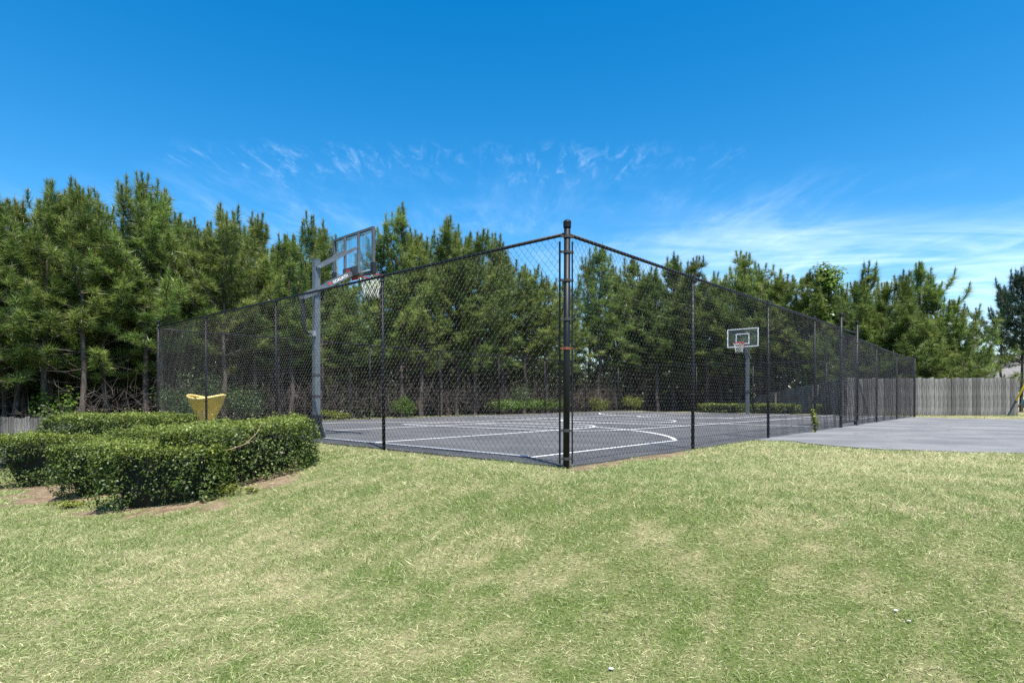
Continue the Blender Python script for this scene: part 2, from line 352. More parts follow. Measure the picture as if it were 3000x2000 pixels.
def slab(name, outline, ztop, zbot, m, parent=None):
    n = len(outline); b = MB()
    b.add([(x, y, ztop) for x, y in outline] + [(x, y, zbot) for x, y in outline],
          [tuple(range(n))] + [(i, i + n, (i + 1) % n + n, (i + 1) % n) for i in range(n)])
    return b.build(name, m, parent)
rng = np.random.RandomState(3)
court_root = slab('court', [], 0, 0, M_court) if False else None
edge = []
for (a, c) in (((0.03, 0.03), (COURT_R + 0.15, 0.03)), ((COURT_R + 0.15, 0.03), (COURT_R + 0.15, COURT_L + 0.1)),
               ((COURT_R + 0.15, COURT_L + 0.1), (0.03, COURT_L + 0.1)), ((0.03, COURT_L + 0.1), (0.03, 0.03))):
    k = 60
    for i in range(k):
        t = i / k; r = a[0] + (c[0] - a[0]) * t; l = a[1] + (c[1] - a[1]) * t; j = rng.uniform(-0.04, 0.04)
        edge.append((r + (j if a[0] == c[0] else 0), l + (j if a[1] == c[1] else 0)))
court = slab('court', edge, 0.0, -0.12, M_court)              # local frame: x along the long side, y across
court.location = (CX, CY, 0); court.rotation_euler = (0, 0, ANG_R); tag(court, kind='structure')

def ribbon(pts, w):
    pts = [Vector((p[0], p[1])) for p in pts]; v = []; f = []
    for i, p in enumerate(pts):
        d = (pts[min(i + 1, len(pts) - 1)] - pts[max(i - 1, 0)]).normalized(); n = Vector((-d.y, d.x)) * w / 2
        v += [(p.x + n.x, p.y + n.y, 0), (p.x - n.x, p.y - n.y, 0)]
    f = [(2 * i, 2 * i + 1, 2 * i + 3, 2 * i + 2) for i in range(len(pts) - 1)]
    return v, f
zpaint = [0.004]
def stripe(pts, w=0.068):
    v, f = ribbon(pts, w); b = MB(); b.add(v, [tuple(reversed(q)) for q in f]); b.build('painted_line', M_paint, court, loc=(0, 0, zpaint[0])); zpaint[0] += 0.0011
AX = 6.3; LEN = COURT_R - 0.5
def arc3(flip):
    c = (1.4, AX); Rr = 6.15; half = 5.35; pts = [(0.5, AX - half)]
    r0 = c[0] + math.sqrt(Rr ** 2 - half ** 2); a0 = math.atan2(-half, r0 - c[0])
    pts += [(0.5 + (r0 - 0.5) * i / 6, AX - half) for i in range(1, 6)]
    pts += [(c[0] + Rr * math.cos(a0 - 2 * a0 * i / 60), c[1] + Rr * math.sin(a0 - 2 * a0 * i / 60)) for i in range(61)]
    pts += [(0.5 + (r0 - 0.5) * (5 - i) / 6, AX + half) for i in range(6)]
    return [(COURT_R - r, l) for r, l in pts] if flip else pts
for fl in (False, True):
    g = (lambda r: COURT_R - r) if fl else (lambda r: r)
    stripe(arc3(fl), 0.075)
    stripe([(g(0.5), AX - 1.83), (g(6.5), AX - 1.83)]); stripe([(g(0.5), AX + 1.83), (g(6.5), AX + 1.83)])
    stripe([(g(6.5), AX - 1.83), (g(6.5), AX + 1.83)])
    stripe([(g(6.5) + (-1 if fl else 1) * 1.83 * math.sin(math.pi * i / 24), AX - 1.83 * math.cos(math.pi * i / 24)) for i in range(25)])
stripe([(0.5, 0.95), (0.5, 12.4)]); stripe([(11.0, 0.6), (11.0, 12.8)])
stripe([(11.0 + 1.8 * math.cos(2 * math.pi * i / 40), AX + 1.8 * math.sin(2 * math.pi * i / 40)) for i in range(41)])
stripe([(4.7, 9.1), (4.95, 6.4), (5.16, 4.7), (5.5, 3.75), (6.1, 3.35), (6.9, 3.22), (10.3, 3.0), (13.6, 2.8), (21.5, 2.6)])
stripe([(4.7, 9.15), (11.4, 9.06), (21.5, 9.0)])
stripe([(9.1, 3.1), (9.1, 9.05)])

dr = [cw(3.9, -0.25)]
near = [(4.9, 10.3), (5.02, 9.45), (5.5, 8.75), (6.3, 8.35), (7.4, 8.05), (9.0, 7.9), (11.5, 7.75), (15, 7.6), (24, 7.4), (60, 7.0)]
far = [(60, 17.5), (30, 18.6), (22, 19.4), (18.5, 20.2), (16.2, 21.2)]
dpts = [cw(5.6, 0.06), ] + near + far + [cw(21.9, 0.06)]
dense = []
for i in range(len(dpts)):
    a = Vector(dpts[i]); c = Vector(dpts[(i + 1) % len(dpts)]); k = max(1, min(40, int((c - a).length / 0.12)))
    amp = 0.0 if (i == len(dpts) - 1 or (c - a).length > 25) else 0.05
    for j in range(k):
        p = a.lerp(c, j / k); dense.append((p.x + rng.uniform(-amp, amp), p.y + rng.uniform(-amp, amp)))
drive = slab('asphalt_drive', dense, -0.004, -0.25, M_drive); tag(drive, kind='structure')
from mathutils.geometry import intersect_point_tri_2d
DP = np.array(dense)
def in_poly(x, y, P):
    ins = np.zeros(len(x), bool); j = len(P) - 1
    for i in range(len(P)):
        c = ((P[i, 1] > y) != (P[j, 1] > y)); den = (P[j, 1] - P[i, 1]) or 1e-9
        ins ^= c & (x < (P[j, 0] - P[i, 0]) * (y - P[i, 1]) / den + P[i, 0]); j = i
    return ins

# ------------------------------------------------------------------ chain link fence
def wire_bay(seed, W=3.2, H=2.5, p=0.083, rad=0.0019):
    rs = np.random.RandomState(seed); a = p / 2; nw = int(W / a); a = W / nw; ns = int(H / 0.049)
    i = np.arange(nw)[:, None]; j = np.arange(ns + 1)[None, :]
    s = (i + ((j + i) % 2)) * a; z = 0.0 + j * (H / ns) + 0 * i; side = ((j + i) % 2) * 2 - 1
    ph = rs.rand(6) * 6.28
    wob = (0.010 * np.sin(s * 3.1 + ph[0]) * np.sin(z * 2.0 + ph[1]) + 0.014 * np.sin(s * 5.7 + ph[2]) * np.exp(-z * 1.6) + 0.004 * np.sin(s * 17 + z * 9 + ph[3]))
    wob = wob * np.sin(np.clip(s / W, 0, 1) * math.pi) ** 0.4
    z = z + 0.006 * np.sin(s * 4.1 + ph[4]) * np.sin(z * 3 + ph[5])
    t = wob + side * rad * 0.9
    off = np.array([(0, rad, 0), (0, 0, rad * 1.25), (0, -rad, 0), (0, 0, -rad * 1.25)])
    P = np.stack([s, t, z], -1)[:, :, None, :] + off[None, None]
    V = P.reshape(-1, 3)
    base = (np.arange(nw)[:, None] * (ns + 1) + np.arange(ns)[None, :])[:, :, None] * 4; k = np.arange(4)[None, None]
    F = np.stack([base + k, base + (k + 1) % 4, base + 4 + (k + 1) % 4, base + 4 + k], -1).reshape(-1, 4)
    return np_mesh('chain_link_mesh', V, F, M_wire, True)
BAYS = [wire_bay(1), wire_bay(2), wire_bay(5)]
def cap_mesh(r):
    b = MB(); b.lathe([(r * 1.16, -0.05), (r * 1.16, 0.0), (r * 1.2, 0.004), (r * 1.2, 0.014), (r * 1.0, 0.022), (r * 0.7, 0.032), (r * 0.3, 0.038), (0.0005, 0.04)], 14)
    return b.mesh('post_cap', M_post, True)
def post_mesh(r, h):
    b = MB(); b.tube([(0, 0, -0.3), (0, 0, h)], r, 14); return b.mesh('post', M_post, True)
def loop_mesh():
    b = MB(); b.lathe([(0.030, -0.07), (0.030, -0.015), (0.022, 0.0)], 12); b.tube([(-0.035, 0, 0.018), (0.035, 0, 0.018)], 0.027, 12); return b.mesh('loop_cap', M_post, True)
CAP_L, CAP_S, LOOP = cap_mesh(0.038), cap_mesh(0.026), loop_mesh()
def band_mesh(m):
    b = MB(); b.lathe([(0.0375, -0.016), (0.043, -0.014), (0.043, 0.014), (0.0375, 0.016)], 16)
    for sx in (-1, 1): b.box((sx * 0.058, 0.012 * sx, 0), (0.034, 0.012, 0.026))
    b.tube([(0.066, -0.012, 0), (0.066, 0.03, 0)], 0.006, 6); b.tube([(-0.066, -0.03, 0), (-0.066, 0.012, 0)], 0.006, 6)
    return b.mesh('brace_band', m, False)
BAND, BANDR = band_mesh(M_band), band_mesh(M_rust)
TIE = MB(); TIE.lathe([(0.0262, -0.004), (0.029, 0.0), (0.0262, 0.004)], 10); TIEM = TIE.mesh('wire_tie', M_band, True)
rnd = random.Random(11)
def post(parent, s, h, term=False, lean=(0, 0), rail=None, rot=0.0, cap=True, bands=(), rusty=None):
    o = link('post', post_mesh(0.036 if term else 0.025, h), parent, (s, 0, 0)); o.rotation_euler = (lean[1], lean[0], rot)
    if term:
        if cap: link('post_cap', CAP_L, o, (0, 0, h))
        for k, bz in enumerate(bands): link('brace_band', BANDR if k == rusty else BAND, o, (0, 0, bz))
    else:
        link('loop_cap', LOOP, o, (0, 0, h))
        for k in range(5): link('wire_tie', TIEM, o, (0, 0, 0.35 + 0.42 * k + rnd.uniform(-0.05, 0.05)))
    return o
def rail(parent, s0, z0, s1, z1, r=0.0205):
    b = MB(); k = 7
    b.tube([(s0 + (s1 - s0) * i / k, 0.004 * math.sin(i * 2.1), z0 + (z1 - z0) * i / k - 0.008 * math.sin(math.pi * i / k)) for i in range(k + 1)], r, 12)
    return b.build('top_rail', M_post, parent, True)
def bay(parent, s0, s1, z0, z1, k):
    o = link('chain_link_mesh', BAYS[k % 3], parent, (s0, -0.036, z0)); o.scale = ((s1 - s0) / 3.2, 1, (z1 - z0) / 2.5); return o
def tension_bar(parent, s, t, h):
    b = MB(); b.box((s, t, h / 2 + 0.03), (0.022, 0.006, h)); return b.build('tension_bar', M_post, parent)
def tension_wire(parent, s0, s1, z=0.06):
    b = MB(); k = 12; b.tube([(s0 + (s1 - s0) * i / k, -0.04, z + 0.015 * math.sin(i * 1.7)) for i in range(k + 1)], 0.003, 5); return b.build('tension_wire', M_wire, parent)

RH = 2.56
# right-hand run (along the long side, with the gate)
fr = empty('chain_link_fence', (CX, CY, 0), ANG_R)
tag(fr, 'long black chain-link fence run receding right from the tall corner post, with a gate', 'fence', 'black chain-link runs round the court')
bands0 = (0.14, 0.33, 0.62, 1.05, 1.33, 1.72, 2.12, 2.50)
post(fr, 0, 2.68, True, (0.004, 0), bands=(0.09, 0.40, 1.30, 1.62, 2.05, 2.36, 2.53), rusty=2, rot=-0.7)
RP = [3.107, 6.28, 9.25]
for s in RP: post(fr, s, RH - 0.012, lean=(rnd.uniform(-0.004, 0.004), 0))
G0, G1 = 11.49, 13.17
post(fr, G0, 2.86, True, (0.012, 0), bands=(0.3, 0.9, 1.6, 2.3)); post(fr, G1, 2.82, True, (0.010, 0), bands=(0.3, 1.0, 1.7, 2.25))
for s, h in ((15.65, 2.31), (18.84, 2.24)): post(fr, s, h - 0.012, lean=(-0.012, 0))
post(fr, COURT_R, 2.32, True, (-0.008, 0), bands=(0.3, 1.0, 1.8), rot=0.7)
rail(fr, 0.04, RH, G0 - 0.03, RH - 0.05); rail(fr, G0 + 0.03, RH - 0.06, G1 - 0.03, RH - 0.03)
rail(fr, G1 + 0.03, 2.38, 15.65, 2.31); rail(fr, 15.65, 2.31, 18.84, 2.24); rail(fr, 18.84, 2.24, COURT_R - 0.03, 2.25)
for k, (a, c, h) in enumerate(((0.05, 3.107, RH), (3.107, 6.28, RH), (6.28, 9.25, RH - 0.02), (9.25, G0 - 0.05, RH - 0.03), (G1 + 0.05, 15.65, 2.345), (15.65, 18.84, 2.27), (18.84, COURT_R - 0.05, 2.25))):
    bay(fr, a, c, 0.02, h, k)
tension_bar(fr, 0.062, -0.036, 2.45); tension_bar(fr, G0 - 0.06, -0.036, 2.4); tension_bar(fr, G1 + 0.06, -0.036, 2.25)
tension_wire(fr, 0.05, G0); tension_wire(fr, G1, COURT_R)
b = MB(); 
# gate leaf
gt = empty('chain_link_gate', (*cw(G0 + 0.06, 0), 0.05), ANG_R)
tag(gt, 'narrow black chain-link gate leaf hung between the two capped gate posts', 'gate')
gw = G1 - G0 - 0.12; b = MB()
for (a, c) in (((0, 0, 0.06), (0, 0, 2.35)), ((gw, 0, 0.06), (gw, 0, 2.35)), ((0, 0, 0.06), (gw, 0, 0.06)), ((0, 0, 2.35), (gw, 0, 2.35))): b.tube([a, c], 0.019, 10)
b.build('gate_frame', M_post, gt, True)
o = link('chain_link_mesh', BAYS[1], gt, (0, -0.022, 0.06)); o.scale = (gw / 3.2, 1, 2.29 / 2.5)
for z in (0.35, 1.95): bb = MB(); bb.box((-0.02, 0, z), (0.07, 0.05, 0.05)); bb.build('hinge', M_post, gt)
bb = MB(); bb.box((gw - 0.03, -0.02, 1.05), (0.10, 0.04, 0.05)); bb.box((gw - 0.06, -0.035, 0.98), (0.02, 0.03, 0.18)); bb.build('latch', M_blk, gt)
bb = MB(); bb.box((gw - 0.05, 0, 0.02), (0.14, 0.08, 0.1)); bb.build('drop_foot', M_blk, gt)

# left-hand run (across the near end)
fl_ = empty('chain_link_fence', (CX, CY, 0), ANG_R + math.pi / 2)
tag(fl_, 'black chain-link fence run going left from the corner post behind the hedge and near hoop', 'fence', 'black chain-link runs round the court')
LP = [3.386, 6.776, 10.15]
for s, ln in zip(LP, (0.026, 0.028, 0.026)): post(fl_, s, RH - 0.012, lean=(ln * 0.6, 0))
post(fl_, COURT_L, 2.74, True, (-0.02, 0), bands=(0.3, 0.7, 1.2, 1.7, 2.2, 2.5))
rail(fl_, 0.04, RH, COURT_L - 0.03, RH + 0.05)
for k, (a, c) in enumerate(zip([0.05] + LP, LP + [COURT_L - 0.04])):
    o = bay(fl_, a, c, 0.02, RH, k + 1); o.location.y = 0.036
tension_bar(fl_, 0.062, 0.036, 2.45); tension_bar(fl_, COURT_L - 0.06, 0.036, 2.45); tension_wire(fl_, 0.05, COURT_L).location.y = 0.076

# back run (far long side) and far end run
fb = empty('chain_link_fence', (*cw(0, COURT_L), 0), ANG_R)
tag(fb, 'black chain-link fence run along the far long side below the pines', 'fence', 'black chain-link runs round the court')
BPs = [r_at(p, COURT_L) for p in (813, 1083, 1289, 1462, 1597, 1715)]
for s in BPs: post(fb, s, RH - 0.03, lean=(rnd.uniform(-0.008, 0.008), 0))
post(fb, COURT_R, 2.5, True, bands=(0.4, 1.2, 2.0))
pr = [0.04] + BPs + [COURT_R]; hz_ = [RH, RH, RH - 0.01, RH - 0.02, RH - 0.03, RH - 0.05, RH - 0.09, 2.42]
for k in range(len(pr) - 1):
    rail(fb, pr[k], hz_[k], pr[k + 1], hz_[k + 1]); bay(fb, pr[k], pr[k + 1], 0.02, (hz_[k] + hz_[k + 1]) / 2, k)
fe = empty('chain_link_fence', (*cw(COURT_R, 0), 0), ANG_R + math.pi / 2)
tag(fe, 'black chain-link fence run across the far end behind the distant hoop', 'fence', 'black chain-link runs round the court')
EP = [l_at(2421, COURT_R), l_at(2206, COURT_R), l_at(2040, COURT_R)]
for s in EP: post(fe, s, 2.31, lean=(rnd.uniform(-0.008, 0.008), 0))
pr = [0.04] + EP + [COURT_L - 0.04]; hz_ = [2.25, 2.29, 2.33, 2.37, 2.42]
for k in range(len(pr) - 1):
    rail(fe, pr[k], hz_[k], pr[k + 1], hz_[k + 1]); bay(fe, pr[k], pr[k + 1], 0.02, (hz_[k] + hz_[k + 1]) / 2, k + 1)

# ------------------------------------------------------------------ basketball hoops (local x towards the court, z up)
def glass_mat():
    m = bpy.data.materials.new('backboard_glass'); m.use_nodes = True; nt = m.node_tree; o = nt.nodes['Material Output']
    tr = N(nt, 'ShaderNodeBsdfTransparent', i_Color=(0.965, 0.985, 0.98, 1)); gl = N(nt, 'ShaderNodeBsdfGlossy', i_Roughness=0.06)
    df = N(nt, 'ShaderNodeBsdfDiffuse', i_Color=(0.55, 0.62, 0.62, 1))
    nz = N(nt, 'ShaderNodeTexNoise', i_Scale=3.0, i_Detail=2.0); tcn = N(nt, 'ShaderNodeTexCoord'); Lk(nt, tcn.outputs['Object'], nz.inputs['Vector'])
    bp = N(nt, 'ShaderNodeBump', i_Strength=0.15, i_Distance=0.05); Lk(nt, nz.outputs[0], bp.inputs['Height']); Lk(nt, bp.outputs[0], gl.inputs['Normal'])
    a = N(nt, 'ShaderNodeMixShader'); a.inputs[0].default_value = 0.03; Lk(nt, tr.outputs[0], a.inputs[1]); Lk(nt, df.outputs[0], a.inputs[2])
    fr_ = N(nt, 'ShaderNodeFresnel', i_IOR=1.5); ms = N(nt, 'ShaderNodeMixShader'); Lk(nt, M_(nt, 'MULTIPLY', fr_.outputs[0], 0.35), ms.inputs[0]); Lk(nt, a.outputs[0], ms.inputs[1]); Lk(nt, gl.outputs[0], ms.inputs[2])
    Lk(nt, ms.outputs[0], o.inputs[0]); return m
M_glass = glass_mat()
def rim_net(root, cx, cz, rr=0.2286):
    b = MB(); b.tube([(cx + rr * math.cos(2 * math.pi * i / 32), rr * math.sin(2 * math.pi * i / 32), cz) for i in range(33)], 0.011, 8, cap=False)
    for s in (-1, 1):
        b.tube([(cx - rr - 0.13, s * 0.09, cz - 0.09), (cx - 0.16, s * 0.165, cz - 0.012)], 0.008, 6)
    b.box((cx - rr - 0.065, 0, cz - 0.005), (0.15, 0.17, 0.022)); b.box((cx - rr - 0.14, 0, cz - 0.06), (0.02, 0.20, 0.14))
    rim = b.build('rim', M_red, root, True)
    n = MB(); K = 12; lev = [(0.0, 0.228), (0.08, 0.205), (0.16, 0.18), (0.25, 0.16), (0.34, 0.15), (0.42, 0.16)]
    for d in (1, -1):
        for k in range(K):
            pts = []
            for q, (dz, r0) in enumerate(lev):
                t = 2 * math.pi * (k + d * q * 0.5) / K; pts.append((cx + r0 * math.cos(t), r0 * math.sin(t), cz - 0.012 - dz + 0.01 * math.sin(k * 3 + q)))
            n.tube(pts, 0.0036, 4)
    n.build('net', M_net, rim, True)
def text_mesh(name, s, size, m):
    cu = bpy.data.curves.new(name, 'FONT'); cu.body = s; cu.size = size; cu.extrude = 0.0012; cu.resolution_u = 2; cu.offset = 0.0016
    t = bpy.data.objects.new(name, cu); col.objects.link(t); bpy.context.view_layer.update()
    me_ = bpy.data.meshes.new_from_object(t.evaluated_get(bpy.context.evaluated_depsgraph_get())); bpy.data.objects.remove(t); bpy.data.curves.remove(cu)
    me_.materials.clear(); me_.materials.append(m); return me_

# near hoop, seen from behind
PR, HL = 0.43, 6.1
h1 = empty('basketball_hoop', (*cw(PR, HL), 0), ANG_R)
tag(h1, 'tall grey steel basketball hoop with glass backboard seen from behind at the left end', 'basketball hoop')
b = MB(); b.box((0, 0, 1.85), (0.105, 0.105, 2.9)); b.box((0, 0, 3.305), (0.110, 0.110, 0.012)); pole = b.build('pole', M_hoop, h1)
for z in (0.78, 1.17): bb = MB(); bb.box((0, 0, z), (0.112, 0.112, 0.05)); bb.build('pole_band', M_hoopd, pole)  # collars where the pole sections overlap
for (y, z) in ((-0.035, 1.93), (0.03, 1.93), (-0.035, 1.80), (0.03, 1.80), (-0.03, 1.70)):
    bb = MB(); bb.tube([(-0.051, y, z), (-0.064, y, z)], 0.009, 8); bb.build('bolt', M_galv, pole)
b = MB(); b.add([(sx * w, sy * w, z) for (w, z) in ((0.075, 0.44), (0.075, 0.28), (0.115, 0.06), (0.13, 0.0)) for (sx, sy) in ((-1, -1), (1, -1), (1, 1), (-1, 1))],
                [(4 * i + k, 4 * i + 4 + k, 4 * i + 4 + (k + 1) % 4, 4 * i + (k + 1) % 4) for i in range(3) for k in range(4)] + [(0, 1, 2, 3)])
b.build('base_boot', M_blk, h1)
BX = 0.78; ZB0, ZB1, BW = 3.09, 3.95, 0.70
for s in (-1, 1):
    y = s * 0.075
    b = MB(); b.bar((-0.30, y, 2.565), (0.70, y, 3.145), 0.026, 0.095); arm = b.build('lower_arm', M_hoop, h1)
    if s == -1:
        d = Vector((1.0, 0, 0.58)).normalized(); Mx = Matrix((d, Vector((-d.z, 0, d.x)), Vector((0, -1, 0)))).transposed()
        tm = text_mesh('lettering', 'GOALIATH', 0.074, M_white); lo = link('lettering', tm, arm)
        lo.matrix_local = Matrix.Translation((0.30, y - 0.0145, 2.893)) @ Mx.to_4x4()
        bb = MB(); bb.add([(0, 0, 0), (0.035, 0.01, 0), (0.075, 0.03, 0), (0.045, 0.035, 0), (0.06, 0.065, 0), (0.03, 0.05, 0), (0.005, 0.07, 0), (0.012, 0.035, 0)], [(0, 1, 2, 3, 4, 5, 6, 7)])
        q = bb.build('logo', M_redp, arm); q.matrix_local = Matrix.Translation((0.215, y - 0.0145, 2.845)) @ Mx.to_4x4()
    b = MB(); b.bar((-0.03, y, 3.135), (0.725, y + s * 0.12, 3.62), 0.024, 0.062); b.build('upper_arm', M_hoop, h1)
for (x, z) in ((0, 2.735), (0, 3.155)): bb = MB(); bb.tube([(x, -0.125, z), (x, 0.125, z)], 0.016, 8); bb.build('pivot_bolt', M_galv, h1)
b = MB(); b.tube([(-0.27, 0, 2.56), (-0.265, 0, 2.45), (-0.25, 0, 2.1), (-0.235, 0, 1.98), (-0.16, 0, 1.92), (-0.06, 0, 1.93)], [0.04, 0.045, 0.045, 0.03, 0.024, 0.024], 10)
b.build('height_actuator', M_blk, h1, True)
bb = MB(); bb.box((-0.08, 0, 1.93), (0.06, 0.16, 0.09)); bb.build('actuator_bracket', M_galv, h1)
board = empty('backboard', (BX, 0, 0)); board.parent = h1
b = MB(); t = 0.045
b.box((0, 0, ZB1 - t / 2), (0.05, 2 * BW, t)); b.box((0, 0, ZB0 + t / 2), (0.05, 2 * BW, t))
for s in (-1, 1): b.box((0, s * (BW - t / 2), (ZB0 + ZB1) / 2), (0.05, t, ZB1 - ZB0 - 2 * t))
b.build('frame', M_frame, board)
for s in (-1, 1): bb = MB(); bb.box((-0.03, s * 0.235, (ZB0 + ZB1) / 2), (0.045, 0.045, ZB1 - ZB0 - 2 * t)); bb.build('stiffener', M_hoop, board)
bb = MB(); bb.box((0.021, 0, (ZB0 + ZB1) / 2), (0.012, 2 * BW - 2 * t, ZB1 - ZB0 - 2 * t)); bb.build('glass', M_glass, board)
bb = MB(); W_, Hh = BW - t - 0.012, (ZB1 - ZB0) / 2 - t - 0.012; zc = (ZB0 + ZB1) / 2
for (c, d) in (((0.029, 0, zc + Hh - 0.02), (0.002, 2 * W_, 0.04)), ((0.029, 0, zc - Hh + 0.02), (0.002, 2 * W_, 0.04)), ((0.029, W_ - 0.02, zc), (0.002, 0.04, 2 * Hh - 0.08)), ((0.029, -W_ + 0.02, zc), (0.002, 0.04, 2 * Hh - 0.08))): bb.box(c, d)
bb.build('white_border', M_white, board)
for s in (-1, 1): bb = MB(); bb.box((0, s * (BW - 0.02), ZB0 + 0.09), (0.075, 0.085, 0.20)); bb.box((0, s * (BW - 0.14), ZB0 + 0.01), (0.075, 0.30, 0.06)); bb.build('corner_pad', M_blk, board)
bb = MB(); bb.box((-0.05, 0, ZB0 + 0.10), (0.05, 0.50, 0.17)); bb.build('rim_mount', M_hoopd, board)
bb = MB(); bb.box((-0.078, 0.04, ZB0 + 0.095), (0.008, 0.15, 0.10)); bb.build('red_backplate', M_red, board)
rim_net(h1, BX + 0.03 + 0.15 + 0.23, 3.18)

# far hoop, seen from the front
h2 = empty('basketball_hoop', (*cw(21.57, 6.15), 0), ANG_R + math.pi)
tag(h2, 'distant basketball hoop with white-edged clear backboard facing the viewer at the far end', 'basketball hoop')
b = MB(); b.box((0, 0, 1.45), (0.125, 0.125, 2.9)); b.build('pole', M_hoop, h2)
for s in (-1, 1):
    b = MB(); b.bar((-0.2, s * 0.08, 2.5), (0.52, s * 0.08, 3.02), 0.03, 0.09); b.build('lower_arm', M_hoop, h2)
    b = MB(); b.bar((0, s * 0.08, 2.84), (0.52, s * 0.1, 3.35), 0.03, 0.07); b.build('upper_arm', M_hoop, h2)
b = MB(); b.tube([(-0.2, 0, 2.5), (-0.2, 0, 2.0), (-0.06, 0, 1.9)], 0.03, 8); b.build('height_actuator', M_blk, h2, True)
b = MB(); b.box((0, 0, 1.0), (0.16, 0.16, 0.10)); b.build('pole_band', M_hoopd, h2)  # dark ring standing in for a shadow band across the pole
bd = empty('backboard', (0.57, 0, 0)); bd.parent = h2; zb0, zb1, bw = 2.97, 3.79, 0.69; zc = (zb0 + zb1) / 2
b = MB(); b.box((0, 0, zc), (0.014, 2 * bw, zb1 - zb0)); b.build('glass', M_glass, bd)
b = MB()
for (c, d) in (((0.0, 0, zb1 - 0.02), (0.03, 2 * bw, 0.042)), ((0.0, 0, zb0 + 0.02), (0.03, 2 * bw, 0.042)), ((0, bw - 0.02, zc), (0.03, 0.042, zb1 - zb0 - 0.084)), ((0, -bw + 0.02, zc), (0.03, 0.042, zb1 - zb0 - 0.084))): b.box(c, d)
b.build('white_border', M_white, bd)
b = MB(); z0, z1 = 3.12, 3.55
for (c, d) in (((0.012, 0, z1), (0.006, 0.60, 0.04)), ((0.012, 0, z0), (0.006, 0.60, 0.04)), ((0.012, 0.28, (z0 + z1) / 2), (0.006, 0.04, z1 - z0 - 0.04)), ((0.012, -0.28, (z0 + z1) / 2), (0.006, 0.04, z1 - z0 - 0.04))): b.box(c, d)
b.build('target_square', M_white, bd)
rim_net(h2, 0.57 + 0.02 + 0.15 + 0.23, 3.13)

# ------------------------------------------------------------------ yellow funnel tub in the court corner
tx, ty = cw(r_at(605, 12.1), 12.1)
tub = empty('plastic_tub', (tx, ty, 0), 0)
tag(tub, 'yellow plastic funnel-shaped tub standing behind the fence above the hedge', 'tub')
b = MB(); NS = 40; prof = [(0.13, 0.0), (0.15, 0.06), (0.19, 0.16), (0.25, 0.30), (0.315, 0.44), (0.375, 0.58), (0.415, 0.70), (0.43, 0.765)]
v = []; f = []
for i, (r, z) in enumerate(prof):
    for k in range(NS):
        t = 2 * math.pi * k / NS; v.append((r * math.cos(t), r * math.sin(t), z + (0.045 * math.cos(2 * t) if i == len(prof) - 1 else 0)))
holes = lambda k, i: i in (2, 3) and (k % NS) in (27, 28, 31, 32) 
for i in range(len(prof) - 1):
    for k in range(NS):
        if holes(k, i): continue
        f.append((i * NS + k, i * NS + (k + 1) % NS, (i + 1) * NS + (k + 1) % NS, (i + 1) * NS + k))
b.add(v, f); body = b.build('tub_body', M_yel, tub, True)
b = MB(); b.tube([(0.432 * math.cos(2 * math.pi * k / 40), 0.432 * math.sin(2 * math.pi * k / 40), 0.768 + 0.045 * math.cos(4 * math.pi * k / 40)) for k in range(41)], 0.028, 8, cap=False); b.build('rolled_rim', M_yelin, tub, True)
b = MB(); b.lathe([(0.11, 0.01), (0.17, 0.17), (0.29, 0.44), (0.40, 0.75)], 32); b.build('inner_liner', M_yelin, tub, True)  # inner skin in the paler yellow, so the inside looks sunlit through the holes

# ------------------------------------------------------------------ board fences
def plank_mesh(w, h, t=0.018, seed=0):
    rs = random.Random(seed); e = 0.02; d = rs.uniform(-0.008, 0.008)
    o = [(-w / 2, 0), (w / 2, 0), (w / 2, h - e), (w / 2 - e, h + d), (-w / 2 + e, h - d), (-w / 2, h - e)]
    b = MB(); n = len(o); b.add([(x, -t / 2, z) for x, z in o] + [(x, t / 2, z) for x, z in o],
                                [tuple(range(n)), tuple(range(2 * n - 1, n - 1, -1))] + [(i, i + n, (i + 1) % n + n, (i + 1) % n) for i in range(n)])
    return b.mesh('plank', M_wood)
def board_fence(pts, h, w, label, zfun, seed):
    """pts: polyline of (x, y); pickets every w; rails and posts behind"""
    rs = random.Random(seed); root = empty('board_fence', (pts[0][0], pts[0][1], 0)); tag(root, label, 'fence', 'weathered board fences')
    meshes = [plank_mesh(w * 0.93, h, seed=s) for s in range(4)]; O = Vector((pts[0][0], pts[0][1], 0)); k = 0
    for (a, c) in zip(pts[:-1], pts[1:]):
        a = Vector(a); c = Vector(c); L = (c - a).length; d = (c - a) / L; ang = math.atan2(d.y, d.x); n = max(1, round(L / w))
        zs = []
        for i in range(n):
            p = a + d * ((i + 0.5) * L / n); z = zfun(p.x, p.y); zs.append((p, z))
            o = link('plank', rs.choice(meshes), root, (p.x - O.x, p.y - O.y, z + rs.uniform(-0.03, 0.03) + 0.02))
            o.rotation_euler = (rs.uniform(-0.008, 0.008), rs.uniform(-0.008, 0.008), ang + rs.uniform(-0.02, 0.02)); k += 1
        nrm = Vector((-d.y, d.x)) * 0.04
        for zf in (0.2, 0.8):
            b = MB(); p0, z0 = zs[0]; p1, z1 = zs[-1]
            b.bar((p0.x - O.x + nrm.x, p0.y - O.y + nrm.y, z0 + h * zf), (p1.x - O.x + nrm.x, p1.y - O.y + nrm.y, z1 + h * zf), 0.04, 0.09); b.build('back_rail', M_woodr, root)
        for j in range(0, n, 14):
            p, z = zs[j]; b = MB(); b.box((p.x - O.x + nrm.x * 2.5, p.y - O.y + nrm.y * 2.5, z + h / 2 - 0.2), (0.09, 0.09, h + 0.3)); b.build('fence_post', M_woodr, root)
    return root
YF = 24.5
def zright(x, y): return -0.03
def zdown(x, y):
    t = min(1, max(0, (y - YF) / 10.0)); return -0.03 - 0.25 * t - 1.35 * t * t
